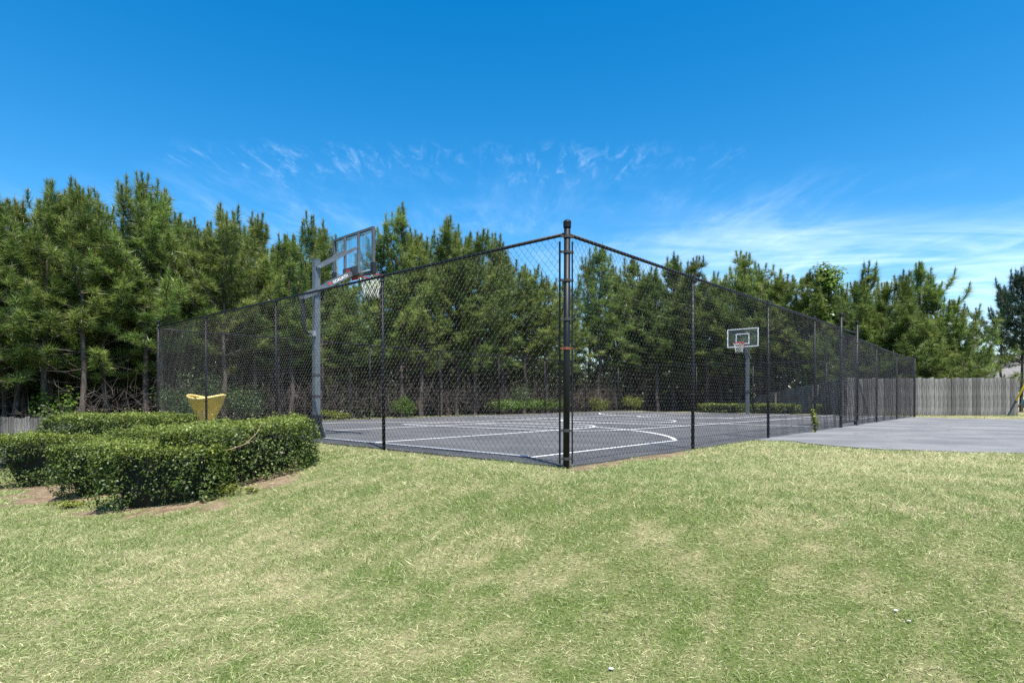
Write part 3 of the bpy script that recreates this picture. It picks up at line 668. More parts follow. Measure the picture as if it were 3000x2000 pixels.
board_fence([(ray(2480, YF), YF), (ray(2983, YF), YF)], 1.56, 0.172, 'weathered grey board fence standing beyond the asphalt drive', zright, 5)
xa = ray(2478, YF)
board_fence([(xa, YF + 0.03), (ray(2391, 27.5), 27.5), (ray(2130, 33.5), 33.5)], 1.56, 0.172, 'grey board fence stepping downhill behind the far end of the court', zdown, 6)
board_fence([(-18.5, 16.0), (-11.9, 16.0)], 1.25, 0.145, 'low grey board fence behind the hedge at the left edge', lambda x, y: -1.04 - 0.012 * (x + 15), 7)

# ------------------------------------------------------------------ foliage builders
def leaves_np(P, Nrm, size, rs, aspect=0.5, tint=None):
    """folded diamond leaves at P facing Nrm"""
    n = len(P); Nrm = Nrm / np.linalg.norm(Nrm, axis=1, keepdims=True)
    u = rs.normal(size=(n, 3)); u -= (u * Nrm).sum(1, keepdims=True) * Nrm; u /= np.linalg.norm(u, axis=1, keepdims=True); w = np.cross(Nrm, u)
    L = (size * rs.uniform(0.7, 1.25, n))[:, None]; B = L * aspect
    V = np.stack([P - u * L * 0.5, P + w * B * 0.5 + u * L * 0.05 + Nrm * B * 0.12, P + u * L * 0.5 - Nrm * L * 0.08, P - w * B * 0.5 + u * L * 0.05 + Nrm * B * 0.12], 1)
    F = np.arange(4 * n).reshape(n, 4); t = (rs.rand(n) if tint is None else tint)
    return V.reshape(-1, 3), F, np.repeat(t, 4)

def hedge(label, x0, x1, y0, y1, top, seed, dens=2900, rot=0.0, size=0.040):
    """clipped shrub: lumpy box filled at the skin with leaves"""
    rs = np.random.RandomState(seed); cxh, cyh = (x0 + x1) / 2, (y0 + y1) / 2; zb = gz(cxh, cyh) - 0.02; zb = min(zb, gz(cxh, y0) )
    root = empty('clipped_hedge', (cxh, cyh, zb), rot); tag(root, label, 'hedge', 'clipped evergreen hedges beside the court')
    hx, hy, hz = (x1 - x0) / 2, (y1 - y0) / 2, (top - zb); area = 4 * hx * hy + 4 * (hx + hy) * hz; n = int(area * dens)
    d = rs.normal(size=(n, 3)); d[:, 2] = np.abs(d[:, 2]) * 1.0
    # points on a rounded box
    face = rs.choice(5, n, p=np.array([4 * hx * hy * 2.0, 2 * hy * hz, 2 * hy * hz, 2 * hx * hz, 2 * hx * hz]) / (4 * hx * hy * 2.0 + 4 * hz * (hx + hy)))
    a = rs.uniform(-1, 1, n); c = rs.uniform(-1, 1, n); P = np.zeros((n, 3)); Nr = np.zeros((n, 3)); zc = (c + 1) / 2
    P[:, 0] = np.where(face == 0, a, np.where(face == 1, -1, np.where(face == 2, 1, a))); P[:, 1] = np.where(face == 0, c, np.where(face == 3, -1, np.where(face == 4, 1, a)))
    zz_ = np.where(face == 0, 1.0, zc ** 0.85)
    q = np.stack([P[:, 0], P[:, 1], zz_], 1)
    rad = (np.abs(q[:, 0]) ** 11 + np.abs(q[:, 1]) ** 11 + np.abs(q[:, 2] * 0.985) ** 13) ** (1 / 11.0)
    q[:, :2] /= np.maximum(rad, 1)[:, None]
    q[:, 2] = np.where(face == 0, 1 - 0.10 * np.clip(rad - 1, 0, 1), q[:, 2])
    taper = 0.86 + 0.14 * sst(0.0, 0.35, q[:, 2])                       # undercut at the foot
    X = q[:, 0] * hx * taper; Y = q[:, 1] * hy * taper; Z = q[:, 2] * hz
    nrm = np.stack([np.sign(P[:, 0]) * ((face == 1) | (face == 2)), np.sign(P[:, 1]) * ((face == 3) | (face == 4)), (face == 0) * 1.0], 1)
    lump = (fbm(X + cxh + Z * 0.7, Y + cyh + Z * 0.9, 2.8, 4) - 0.5) * 0.34
    su = np.where((face == 1) | (face == 2), Y + cyh, X + cxh)
    rdg = np.abs(vnoise(su * 1.0, Z * 0.25 + seed, 2.4) - 0.5) * 2; crev = 0.20 * sst(0.30, 0.0, rdg)
    lump = np.where(face == 0, lump * 0.5 - 0.05 * sst(0.25, 0.0, np.abs(vnoise(X + cxh, Y + cyh, 2.1) - 0.5) * 2), lump - crev)
    depth = -np.abs(rs.normal(0, 0.075, n)) + 0.03 * rs.rand(n) + np.where(rs.rand(n) < 0.03, rs.uniform(0.03, 0.09, n), 0)
    Pt = np.stack([X, Y, Z], 1) + nrm * (lump + depth)[:, None]
    gl = ground(Pt[:, 0] + cxh, Pt[:, 1] + cyh) - zb
    Pt[:, 2] = np.maximum(Pt[:, 2], gl + 0.03)
    ln = nrm * 0.7 + rs.normal(0, 0.6, (n, 3)) + np.array([0, 0, 0.45]); tint = np.clip(0.05 + 0.52 * rs.rand(n) ** 2.2 + 0.40 * (face == 0) + 0.8 * (lump / 0.15) * 0.2, 0, 1)  # tint carries light: top leaves paler as sunlit, hollows darker as shaded
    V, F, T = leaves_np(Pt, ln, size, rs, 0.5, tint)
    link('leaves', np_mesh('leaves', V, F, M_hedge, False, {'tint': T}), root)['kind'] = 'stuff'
    # solid core, coloured near black as the shade between the leaves
    b = MB(); k = 14
    for i in range(k + 1):
        pass
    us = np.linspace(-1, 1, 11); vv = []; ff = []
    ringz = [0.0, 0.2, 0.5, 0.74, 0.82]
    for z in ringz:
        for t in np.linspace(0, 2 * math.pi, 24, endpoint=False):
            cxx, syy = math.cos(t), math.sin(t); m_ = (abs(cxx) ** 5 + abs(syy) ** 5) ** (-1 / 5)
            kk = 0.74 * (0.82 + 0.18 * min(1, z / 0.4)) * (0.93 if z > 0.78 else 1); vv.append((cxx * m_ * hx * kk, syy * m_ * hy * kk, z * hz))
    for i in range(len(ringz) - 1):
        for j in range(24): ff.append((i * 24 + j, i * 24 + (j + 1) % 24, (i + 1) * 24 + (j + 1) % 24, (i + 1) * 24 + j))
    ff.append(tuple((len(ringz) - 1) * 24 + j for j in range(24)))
    b.add(vv, ff); b.build('shade_core', M_hcore, root)
    return root
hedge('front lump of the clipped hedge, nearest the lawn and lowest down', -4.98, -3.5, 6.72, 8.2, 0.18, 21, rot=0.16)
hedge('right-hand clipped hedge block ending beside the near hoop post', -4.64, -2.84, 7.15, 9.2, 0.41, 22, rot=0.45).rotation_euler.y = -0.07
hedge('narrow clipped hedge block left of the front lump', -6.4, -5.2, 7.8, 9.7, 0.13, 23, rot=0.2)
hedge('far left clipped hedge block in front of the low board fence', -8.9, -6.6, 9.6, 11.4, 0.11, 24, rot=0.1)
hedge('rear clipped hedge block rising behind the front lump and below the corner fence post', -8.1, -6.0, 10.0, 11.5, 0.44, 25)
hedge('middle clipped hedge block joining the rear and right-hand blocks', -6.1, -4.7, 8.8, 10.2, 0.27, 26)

def bush(label, x, y, rx, ry, h, n, m, seed, name='wild_bush', size=0.07, aspect=0.5, z=None, group='wild bushes along the far fence', cat='bush'):
    rs = np.random.RandomState(seed); z = gz(x, y) if z is None else z
    root = empty(name, (x, y, z)); tag(root, label, cat, group)
    k = 9; cen = np.stack([rs.uniform(-0.6, 0.6, k) * rx, rs.uniform(-0.6, 0.6, k) * ry, rs.uniform(0.3, 0.75, k) * h], 1)
    w = rs.randint(0, k, n); d = rs.normal(size=(n, 3)); d /= np.linalg.norm(d, axis=1, keepdims=True); rad = rs.rand(n) ** 0.4
    P = cen[w] + d * rad[:, None] * np.array([rx * 0.5, ry * 0.5, h * 0.32]); P[:, 2] = np.maximum(P[:, 2], 0.02)
    tint = np.clip(0.35 + 0.35 * (rs.rand(k)[w] - 0.3) + 0.35 * (rs.rand(n) - 0.3), 0, 1)
    V, F, T = leaves_np(P, d + np.array([0, 0, 0.8]) + rs.normal(0, 0.5, (n, 3)), size, rs, aspect, tint)
    link('leaves', np_mesh('leaves', V, F, m, False, {'tint': T}), root)['kind'] = 'stuff'
    b = MB()
    for c in cen: b.tube([(0.05 * c[0], 0.05 * c[1], -0.05), tuple(c * 0.55 + np.array([0.02, 0, 0])), tuple(c)], [0.016, 0.01, 0.004], 5)
    b.build('stems', M_twig, root)
    return root

# ------------------------------------------------------------------ pines
def needles_np(P, A, sc, tint, rs, n=40, ln=0.29, wd=0.0160):
    m = len(P); A = A / np.linalg.norm(A, axis=1, keepdims=True)
    Pn = np.repeat(P, n, 0); An = np.repeat(A, n, 0); S = np.repeat(sc, n)[:, None]
    d = rs.normal(size=(m * n, 3)); d -= (d * An).sum(1, keepdims=True) * An; d /= np.linalg.norm(d, axis=1, keepdims=True)
    tight = S[:, 0] < 0; S = np.abs(S); ph = np.where(tight, rs.uniform(0.15, 0.75, m * n), rs.uniform(0.35, 1.35, m * n))[:, None]; D = An * np.cos(ph) + d * np.sin(ph)
    o = Pn - An * (rs.uniform(0.0, 0.20, m * n)[:, None]) * S
    L = S * ln * rs.uniform(0.75, 1.2, m * n)[:, None]; W = np.cross(D, rs.normal(size=(m * n, 3))); W /= np.linalg.norm(W, axis=1, keepdims=True)
    sag = np.array([0, 0, -0.03]) * S
    V = np.stack([o - W * wd * 0.5, o + W * wd * 0.5, o + D * L + sag], 1).reshape(-1, 3)
    t = np.clip(np.repeat(tint, n) + rs.normal(0, 0.10, m * n), 0, 1)
    return V, np.arange(3 * m * n).reshape(-1, 3), np.repeat(t, 3)
def pine_proto(seed, H=8.5, cb=0.28, spread=1.9, nneed=42, needle=None, tuft_step=0.25):
    rs = np.random.RandomState(seed); rr = random.Random(seed)
    tr = MB(); n = 12; wob = [(rr.uniform(-0.05, 0.05), rr.uniform(-0.05, 0.05)) for _ in range(n + 1)]
    tp = [Vector((wob[i][0] * (1 if 0 < i < n else 0), wob[i][1] * (1 if 0 < i < n else 0), H * i / n * 0.985)) for i in range(n + 1)]
    tr.tube([(tp[0].x, tp[0].y, -0.4)] + tp, [0.115] + [0.095 * (1 - 0.9 * (i / n) ** 0.9) + 0.008 for i in range(n + 1)], 9)
    def at(h):
        q = min(max(h / (H * 0.985) * n, 0), n - 1e-6); i = int(q); return tp[i].lerp(tp[i + 1], q - i)
    la = rr.uniform(0, 6.283); lop = lambda a: 1.0 + 0.22 * math.cos(a - la)
    lim = MB(); cand = MB(); T = []; h = 0.10 * H
    while h < 0.985 * H:
        rel = h / H; u = (rel - cb) / (1 - cb); base = at(h)
        if u < 0:
            for _ in range(rr.choice((2, 3, 3, 4))):
                az = rr.uniform(0, 6.283); L = rr.uniform(0.5, 1.9) * (0.5 + rel / cb * 0.5); el = rr.uniform(-0.25, 0.5)
                d = Vector((math.cos(az) * math.cos(el), math.sin(az) * math.cos(el), math.sin(el))); p1 = base + d * L * 0.5 + Vector((0, 0, rr.uniform(-0.08, 0.08))); p2 = base + d * L
                lim.tube([base, p1, p2], [0.014, 0.010, 0.004], 4, False)
                for _k in range(2):
                    q = base + d * L * rr.uniform(0.35, 0.9); e = q + Vector((rr.uniform(-.4, .4), rr.uniform(-.4, .4), rr.uniform(-0.25, 0.3))); lim.tube([q, e], [0.006, 0.003], 3, False)
        else:
            prof = (1 - u) ** 0.58 * (0.62 + 0.38 * min(1, u / 0.22)) + 0.06
            gap_az = rr.uniform(0, 6.283)
            for q in range(rr.choice((4, 5, 5)) if u < 0.65 else rr.choice((3, 4))):
                az = 2 * math.pi * (q + rr.random() * 0.8) / 4.8 + rel * 9; L = spread * prof * rr.uniform(0.55, 1.25) * lop(az)
                el = math.radians(12 + 56 * u ** 0.75 + rr.uniform(-12, 12)); 
                pts = []; p = base.copy(); st = 5
                for i in range(st + 1):
                    pts.append(p.copy()); e2 = min(1.45, el + 0.55 * (i / st) ** 2)
                    p = p + Vector((math.cos(az + rr.uniform(-.12, .12)) * math.cos(e2), math.sin(az + rr.uniform(-.12, .12)) * math.cos(e2), math.sin(e2))) * (L / st)
                lim.tube(pts, [0.026 * (1 - u) ** 0.5 * (1 - 0.85 * i / st) + 0.006 for i in range(st + 1)], 4, False)
                bt = rr.uniform(0.05, 0.75)
                k = max(2, int(L / tuft_step))
                for j in range(k + 1):
                    t = 0.22 + 0.78 * j / k; qf = t * st; i0 = min(int(qf), st - 1); c = pts[i0].lerp(pts[i0 + 1], qf - i0); dd = (pts[i0 + 1] - pts[i0]).normalized()
                    if j == k:
                        ax = (dd + Vector((0, 0, 0.7))).normalized(); T.append((c, ax, 1.25, min(1, bt + 0.12))); 
                        if u > 0.25:
                            up = (dd * 0.35 + Vector((rr.uniform(-.12, .12), rr.uniform(-.12, .12), 1))).normalized()
                            for w in range(2): T.append((c + up * (0.16 + 0.17 * w), up, -0.8 + 0.12 * w, bt))
                            c = c + up * 0.36; hh = rr.uniform(0.10, 0.22); cand.tube([c, c + Vector((rr.uniform(-.02, .02), rr.uniform(-.02, .02), hh))], [0.013, 0.006], 4, False)
                        continue
                    for sg in (-1, 1):
                        if rr.random() < 0.28: continue
                        side = dd.cross(Vector((0, 0, 1))).normalized() * sg; sl = rr.uniform(0.12, 0.36) * (1 - 0.35 * t) * (0.7 + 0.3 * L)
                        sd = (dd * 0.6 + side * 0.9 + Vector((0, 0, rr.uniform(0.05, 0.65)))).normalized(); tip = c + sd * sl
                        lim.tube([c, tip], [0.008, 0.004], 3, False); T.append((tip, (sd + Vector((0, 0, 0.5))).normalized(), rr.uniform(0.85, 1.1), min(1, max(0, bt + rr.uniform(-.2, .25)))))
        h += (0.36 if u > 0.7 else 0.50) * rr.uniform(0.75, 1.35)
    top = at(H * 0.985)
    for q in range(5):
        az = 1.257 * q; b0 = top + Vector((0, 0, -0.06 * q)); e = b0 + (Vector((0, 0, 0.55)) if q == 0 else Vector((0.13 * math.cos(az), 0.13 * math.sin(az), 0.30)))
        cand.tube([b0, e], [0.018, 0.008], 4, False)
        for k in range(3 if q == 0 else 2): T.append((b0.lerp(e, 0.2 + 0.3 * k), (e - b0).normalized(), -0.62, 0.5))
    P = np.array([t[0] for t in T]); A = np.array([t[1] for t in T]); S = np.array([t[2] for t in T]); ti = np.array([t[3] for t in T])
    V, F, TT = needles_np(P, A, S, ti, rs, nneed)
    return dict(H=H, trunk=tr.mesh('trunk', M_bark, True), limbs=lim.mesh('limbs', M_twig), shoots=cand.mesh('shoots', M_candle),
                crown=np_mesh('crown', V, F, needle or M_needle, False, {'tint': TT}), tufts=len(T))
PROTO = [pine_proto(101, 8.5, 0.34, 2.3), pine_proto(102, 8.5, 0.40, 2.6), pine_proto(103, 8.5, 0.32, 2.2), pine_proto(104, 8.5, 0.43, 2.5), pine_proto(105, 8.5, 0.22, 2.5), pine_proto(106, 8.5, 0.37, 2.1),
         pine_proto(107, 8.5, 0.30, 2.7), pine_proto(108, 8.5, 0.38, 1.9)]
PBUSH = [pine_proto(111, 8.0, 0.06, 2.6), pine_proto(112, 8.0, 0.08, 2.4)]
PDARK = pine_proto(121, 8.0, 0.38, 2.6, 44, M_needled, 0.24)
prr = random.Random(77)
def pine(pr, x, y, top, label, group, z=None, wide=1.0, name='pine_tree'):
    z = gz(x, y) if z is None else z
    s = (top - z) / (pr['H'] + 0.45); ws = (0.55 + 0.45 * s) * wide
    root = empty(name, (x, y, z), prr.uniform(0, 6.28)); root.scale = (ws, ws, s)
    root.rotation_euler.x = prr.uniform(-0.02, 0.02); root.rotation_euler.y = prr.uniform(-0.02, 0.02)
    tag(root, label, 'tree', group)
    link('trunk', pr['trunk'], root)
    for k in ('limbs', 'shoots'): link(k, pr[k], root)['kind'] = 'stuff'
    link('crown', pr['crown'], root)['kind'] = 'stuff'
    return root
def pxtop(y, ypx): return CAMZ + (HOR - ypx) / FPX * y
D = 3000 / 2352
tops = [(-22, 440), (33, 468), (97, 420), (192, 424), (243, 492), (335, 420), (374, 462), (413, 512), (478, 528), (516, 490), (583, 505), (640, 572), (672, 548), (720, 498), (738, 530),
        (805, 660), (880, 545), (925, 480), (968, 540), (1010, 520), (1050, 552), (1090, 540), (1155, 552), (1205, 622), (1255, 640), (1300, 650), (1375, 572)]
front = []
for i, (u, v) in enumerate(tops):
    l = 17.6 - 1.2 * min(1, max(0, u / 500)) + (0.0, 1.1, 0.5)[i % 3]; r = r_at(u * D, l); x, y = cw(r, l); front.append((u * D, x, y, pxtop(y, v * D)))
tops2 = [(1415, 612), (1450, 600), (1482, 640), (1510, 622), (1548, 590), (1592, 602), (1626, 640), (1655, 655), (1700, 588), (1745, 618), (1775, 660), (1805, 640), (1850, 632), (1905, 672), (1938, 660)]
for i, (u, v) in enumerate(tops2):
    r = 27.2 + (0.0, 1.3, 0.6)[i % 3]; l = l_at(u * D, r); x, y = cw(r, l); front.append((u * D, x, y, pxtop(y, v * D)))
for i, (u, x, y, t) in enumerate(front):
    pine(PROTO[(i * 5 + i // 7) % 8], x, y, t, f'green long-needled pine, {ORD[i]} from the left in the front row of pines behind the court', 'pines in the front row behind the court', wide=1.0 + 0.35 * min(1, max(0, (u - 1000) / 600)))
for k, u in enumerate((-95, -160)):
    l = 18.2 + 0.6 * k; x, y = cw(r_at(u * D, l), l)
    pine(PROTO[2 + 3 * k], x, y, pxtop(y, 470 * D), ('pine whose branches just enter the photo at its left edge', 'pine standing farthest left, beyond the edge of the photo')[k], 'pines past the left edge', wide=1.05)
back = []
k = 0
for u in np.arange(-60, 2480, 62):
    u = float(u) + prr.uniform(-18, 18)
    if u < 1750: l = 20.0 + prr.uniform(-0.5, 1.2); r = r_at(u, l)
    else: r = 30.6 + prr.uniform(-0.4, 1.2); l = l_at(u, r)
    x, y = cw(r, l); near_t = min(front, key=lambda q: abs(q[0] - u)); yp = HOR - (near_t[3] - CAMZ) / near_t[2] * FPX
    back.append((x, y, pxtop(y, yp + prr.uniform(25, 90) + (120 if 955 < u < 1110 else 0))))
for i, (x, y, t) in enumerate(back):
    pine(PROTO[(i * 3 + 2 + i // 8) % 8], x, y, t, f'shaded pine, {ORD[i]} from the left in the rear row, showing between the front pines', 'pines in the rear row behind the court', wide=1.25)
# dense young pines beyond the drive fence
rt = [(1962, 648, 0), (2000, 614, 1), (2040, 650, 0), (2066, 630, 1), (2116, 606, 0), (2156, 648, 1), (2196, 690, 0), (2238, 738, 1), (1985, 690, 1), (2080, 690, 0), (2160, 735, 1), (2025, 720, 0), (2125, 725, 1), (2196, 790, 0)]
for i, (u, v, k) in enumerate(rt):
    Y = 28.3 + (0.0, 1.8, 0.8)[i % 3] + (-1.2 if i >= 8 else 0); x = ray(u * D, Y)
    lab = f'bushy low-branched pine beyond the drive, {ORD[i]} from the left of its clump' if i < 8 else f'short bushy pine in front of the clump beyond the drive, {("first", "third", "fifth", "second", "fourth", "sixth", "seventh")[i - 8]} from the left'
    pine(PBUSH[k], x, Y, pxtop(Y, v * D), lab, 'bushy pines beyond the drive', z=-0.5, wide=0.85 if i == 7 else 1.25)
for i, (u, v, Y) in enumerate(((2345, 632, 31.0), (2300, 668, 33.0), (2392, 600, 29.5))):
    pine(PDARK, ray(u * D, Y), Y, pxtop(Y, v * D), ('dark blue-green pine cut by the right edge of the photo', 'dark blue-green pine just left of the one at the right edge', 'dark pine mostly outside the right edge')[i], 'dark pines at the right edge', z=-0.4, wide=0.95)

# broadleaf tree with bright leaves among the pines
def broadleaf(label, x, y, top, w, n, seed, z):
    rs = np.random.RandomState(seed); rr = random.Random(seed); root = empty('broadleaf_tree', (x, y, z)); tag(root, label, 'tree'); H = top - z
    b = MB(); b.tube([(0, 0, -0.3), (0.05, 0, H * 0.4), (0, 0.05, H * 0.9)], [0.13, 0.09, 0.02], 8); b.build('trunk', M_bark, root, True)
    k = 44; cz = rs.uniform(0.14, 0.97, k); ang = rs.uniform(0, 6.28, k); rad = w * 0.5 * np.sqrt(np.clip(1.05 - cz, 0.02, 1)) * rs.uniform(0.35, 1.05, k)
    cen = np.stack([rad * np.cos(ang), rad * np.sin(ang), cz * H], 1); lm = MB()
    for c in cen: lm.tube([(0, 0, max(0.3, c[2] - rr.uniform(0.3, 0.9))), tuple(c)], [0.03, 0.008], 5, False)
    lm.build('limbs', M_bark, root)
    q = rs.randint(0, k, n); d = rs.normal(size=(n, 3)); d /= np.linalg.norm(d, axis=1, keepdims=True)
    P = cen[q] + d * (rs.rand(n) ** 0.5)[:, None] * np.array([0.62, 0.62, 0.42]) * rs.uniform(0.6, 1.2, k)[q][:, None]
    tint = np.clip(rs.rand(k)[q] * 0.7 + 0.3 * rs.rand(n), 0, 1); V, F, T = leaves_np(P, d + np.array([0, 0, 0.9]), 0.15, rs, 0.75, tint)
    link('crown', np_mesh('crown', V, F, M_leaf, False, {'tint': T}), root)['kind'] = 'stuff'
Yb = 29.6
broadleaf('bright green broadleaf tree rising among the pines just left of the gate posts', ray(2428, Yb), Yb, pxtop(Yb, 768), 3.0, 8000, 9, -1.2)

# ------------------------------------------------------------------ bushes, small hedge, undergrowth
def at_l(px, l): return cw(r_at(px, l), l)
BL = [('low bright green bush at the foot of the far fence left of the corner post', 1600, 14.3, 1.5, 0.7, 0.85, 2600, M_leaf), ('bright green weeds spreading along the far fence left of the corner post', 1470, 14.3, 1.3, 0.7, 0.7, 2000, M_leaf),
      ('small blue-green bush behind the far fence between the left posts', 1185, 14.4, 0.6, 0.5, 0.85, 1300, M_leaf), ('yellow-green shrub showing just right of the corner post', 1755, 14.3, 0.8, 0.6, 0.75, 1300, M_leafy),
      ('yellow-green shrub with pale leaves at the far corner of the court', 1845, 14.2, 0.8, 0.6, 0.9, 1300, M_leafy), ('mid-green bush left of the yellow tub', 520, 14.6, 0.8, 0.7, 1.15, 1800, M_leafd),
      ('tall green bush behind the yellow tub', 575, 15.2, 0.8, 0.7, 1.75, 2300, M_leafd), ('spreading green bush right of the yellow tub', 700, 14.6, 1.0, 0.7, 1.25, 2400, M_leafd),
      ('low weeds at the far court edge beside the near hoop pole', 985, 14.2, 0.7, 0.5, 0.4, 700, M_leafy), ('dark green bush in the shade behind the far fence', 1520, 15.0, 0.7, 0.6, 1.5, 1500, M_leafd)]
for i, (lab, px, l, rx, ry, h, n, m) in enumerate(BL):
    x, y = at_l(px, l); bush(lab, x, y, rx, ry, h, n, m, 300 + i)
x = ray(135, 17.0); bush('sunlit pale green sapling poking above the low board fence', x, 17.2, 0.75, 0.6, 1.95, 1300, M_leaf, 330, name='sapling', size=0.12, aspect=0.6, z=gz(x, 17.2), cat='sapling')
for k, (px, l, h) in enumerate(((2385, -0.1, 0.55),)):
    x, y = cw(r_at(px, l), l); bush('leafy weed climbing the foot of the fence left of the gate', x, y, 0.12, 0.12, h, 160, M_leafy, 340, name='weed', size=0.06, z=0.0, cat='weed', group='weeds at the fence foot')
for k, (px0, px1, lab) in enumerate(((2050, 2180, 'low clipped hedge behind the far fence left of the distant hoop pole'), (2200, 2345, 'low clipped hedge behind the far fence right of the distant hoop pole'), (2385, 2530, 'low clipped hedge behind the far fence seen through the gate'))):
    r = COURT_R + 1.4; la, lb = l_at(px0, r), l_at(px1, r); x, y = cw(r, (la + lb) / 2); w = abs(la - lb)
    rt_ = hedge(lab, x - w / 2, x + w / 2, y - 0.5, y + 0.5, 0.44, 400 + k, 700, 0.0, 0.075); rt_.rotation_euler.z = ANG_R + math.pi / 2; rt_.location.z = -0.06

# bare twig undergrowth between the trunks (one mass)
rs = np.random.RandomState(55); nT = 5000
rr_ = rs.uniform(-3, 27, nT); ll_ = 14.6 + 5.0 * rs.rand(nT) ** 1.3; P0 = np.zeros((nT, 3))
P0[:, 0] = CX + RD.x * rr_ + LD.x * ll_; P0[:, 1] = CY + RD.y * rr_ + LD.y * ll_; P0[:, 2] = ground(P0[:, 0], P0[:, 1]) + rs.rand(nT) * 1.1
dv = rs.normal(size=(nT, 3)) * np.array([1, 1, 0.7]) + np.array([0, 0, 0.75]); dv /= np.linalg.norm(dv, axis=1, keepdims=True); P1 = P0 + dv * (rs.uniform(0.4, 1.4, nT) * np.where(rr_ < 1.0, 0.6, 1.0))[:, None]
wv = np.cross(dv, rs.normal(size=(nT, 3))); wv /= np.linalg.norm(wv, axis=1, keepdims=True); w2 = np.cross(dv, wv); tw = rs.uniform(0.0025, 0.006, nT)[:, None]
V = np.stack([P0 + wv * tw, P0 - wv * tw * 0.5 + w2 * tw * 0.87, P0 - wv * tw * 0.5 - w2 * tw * 0.87, P1], 1).reshape(-1, 3)
bI = np.arange(nT)[:, None] * 4; F = np.concatenate([bI + np.array([[0, 1, 3]]), bI + np.array([[1, 2, 3]]), bI + np.array([[2, 0, 3]])])
tag(link('undergrowth', np_mesh('undergrowth', V, F, M_twig)), 'tangle of bare brown twigs under the pines', 'undergrowth', kind='stuff')

# the wood going on behind the two rows, one mass of foliage and trunks
rs = np.random.RandomState(66); nc = 4700; uu = np.concatenate([rs.uniform(-260, 2430, 3200), rs.uniform(1250, 2150, 1500)]); Pc = np.zeros((nc, 3)); hc = rs.rand(nc)
for i in range(nc):
    if uu[i] < 1780: l = 23.5 + 3.5 * rs.rand(); r = r_at(uu[i], l)
    else: r = 34.0 + 3.5 * rs.rand(); l = l_at(uu[i], r)
    x, y = cw(r, l); Pc[i] = (x, y, gz(x, y) + 0.2 + hc[i] ** 1.5 * (5.8 if i < 3200 else 4.2))
q = np.repeat(np.arange(nc), 40); d = rs.normal(size=(len(q), 3)); P = Pc[q] + d * np.array([0.62, 0.62, 0.45])
V, F, T = leaves_np(P, d + np.array([0, 0, 0.6]), 0.40, rs, 0.34, np.clip(rs.rand(nc)[q] * 0.7 + 0.3 * rs.rand(len(q)), 0, 1))  # dark leaf colour carries the shade expected this deep in the wood
tag(link('woods', np_mesh('woods', V, F, M_leafd, False, {'tint': T})), 'dark mass of foliage deep behind the pine rows', 'woods', kind='stuff')

# ------------------------------------------------------------------ houses glimpsed behind the trees
def house(label, x, y, w, d, z0, ze, zr, wall_m, rz=0.0, win=()):
    root = empty('house', (x, y, z0), rz); tag(root, label, 'house')
    b = MB(); b.box((0, 0, (ze - z0) / 2), (w, d, ze - z0)); wl = b.build('wall', wall_m, root)
    b = MB(); o = 0.4; e = ze - z0; t = zr - z0
    b.add([(-w / 2 - o, -d / 2 - o, e + 0.003), (w / 2 + o, -d / 2 - o, e + 0.003), (w / 2 + o, 0, t), (-w / 2 - o, 0, t), (-w / 2 - o, d / 2 + o, e + 0.003), (w / 2 + o, d / 2 + o, e + 0.003)],
          [(0, 1, 2, 3), (3, 2, 5, 4), (0, 3, 4), (1, 5, 2), (0, 4, 5, 1)])
    b.build('roof', M_roof, root)
    for (wx, wz) in win:
        b = MB(); b.box((wx, -d / 2 - 0.01, wz), (0.9, 0.05, 1.2)); wi = b.build('window', M_dark, root)
        b = MB()
        for (c, dd) in (((wx, -d / 2 - 0.03, wz + 0.64), (1.08, 0.06, 0.09)), ((wx, -d / 2 - 0.03, wz - 0.64), (1.08, 0.06, 0.09)), ((wx - 0.5, -d / 2 - 0.03, wz), (0.09, 0.06, 1.19)), ((wx + 0.5, -d / 2 - 0.03, wz), (0.09, 0.06, 1.19))): b.box(c, dd)
        b.build('frame', M_white, wi)
house('pale house wall glimpsed between trunks at the left edge', ray(-60, 33), 34, 9, 7, -2.6, 1.3, 3.6, M_siding, 0.2, ((-2, 1.6), (2, 1.6)))
house('tan house glimpsed through the pines behind the near hoop', ray(1000, 47), 48, 11, 7, -2.6, 1.2, 3.4, M_tansid, -0.3, ((-3, 1.7), (2, 1.7)))
house('grey-roofed house half hidden behind the dark pine at the right', ray(2975, 42), 45, 7, 7, -2.0, 2.0, 4.0, M_tansid, 0.1, ((0, 2.0),))

# yellow and blue slanting play poles at the right edge
def pole_thing(name, a, c, m, label, r):
    root = empty(name, (a[0], a[1], a[2])); tag(root, label, 'play pole'); b = MB(); A = Vector(a); Cc = Vector(c)
    b.tube([(0, 0, 0), tuple((Cc - A) * 0.5 + Vector((0, 0, 0.02))), tuple(Cc - A)], r, 10); b.build('tube', m, root, True)
    b = MB(); b.tube([tuple(Vector((0, 0, -0.02)) - (Cc - A).normalized() * 0.03), tuple((Cc - A).normalized() * 0.04)], r * 1.25, 10); b.build('end_cap', M_blk, root, True)
yy = 24.0
pole_thing('slide_pole', (ray(2976, yy), yy, pxtop(yy, 1175)), (ray(3060, yy), yy, pxtop(yy, 1020)), M_tyel, 'yellow slanting pole at the end of the board fence', 0.035)
pole_thing('slide_pole', (ray(2984, yy + .5), yy + .5, pxtop(yy + .5, 1188)), (ray(3060, yy + .5), yy + .5, pxtop(yy + .5, 1110)), M_blue, 'blue-green slanting pole under the yellow one', 0.025)

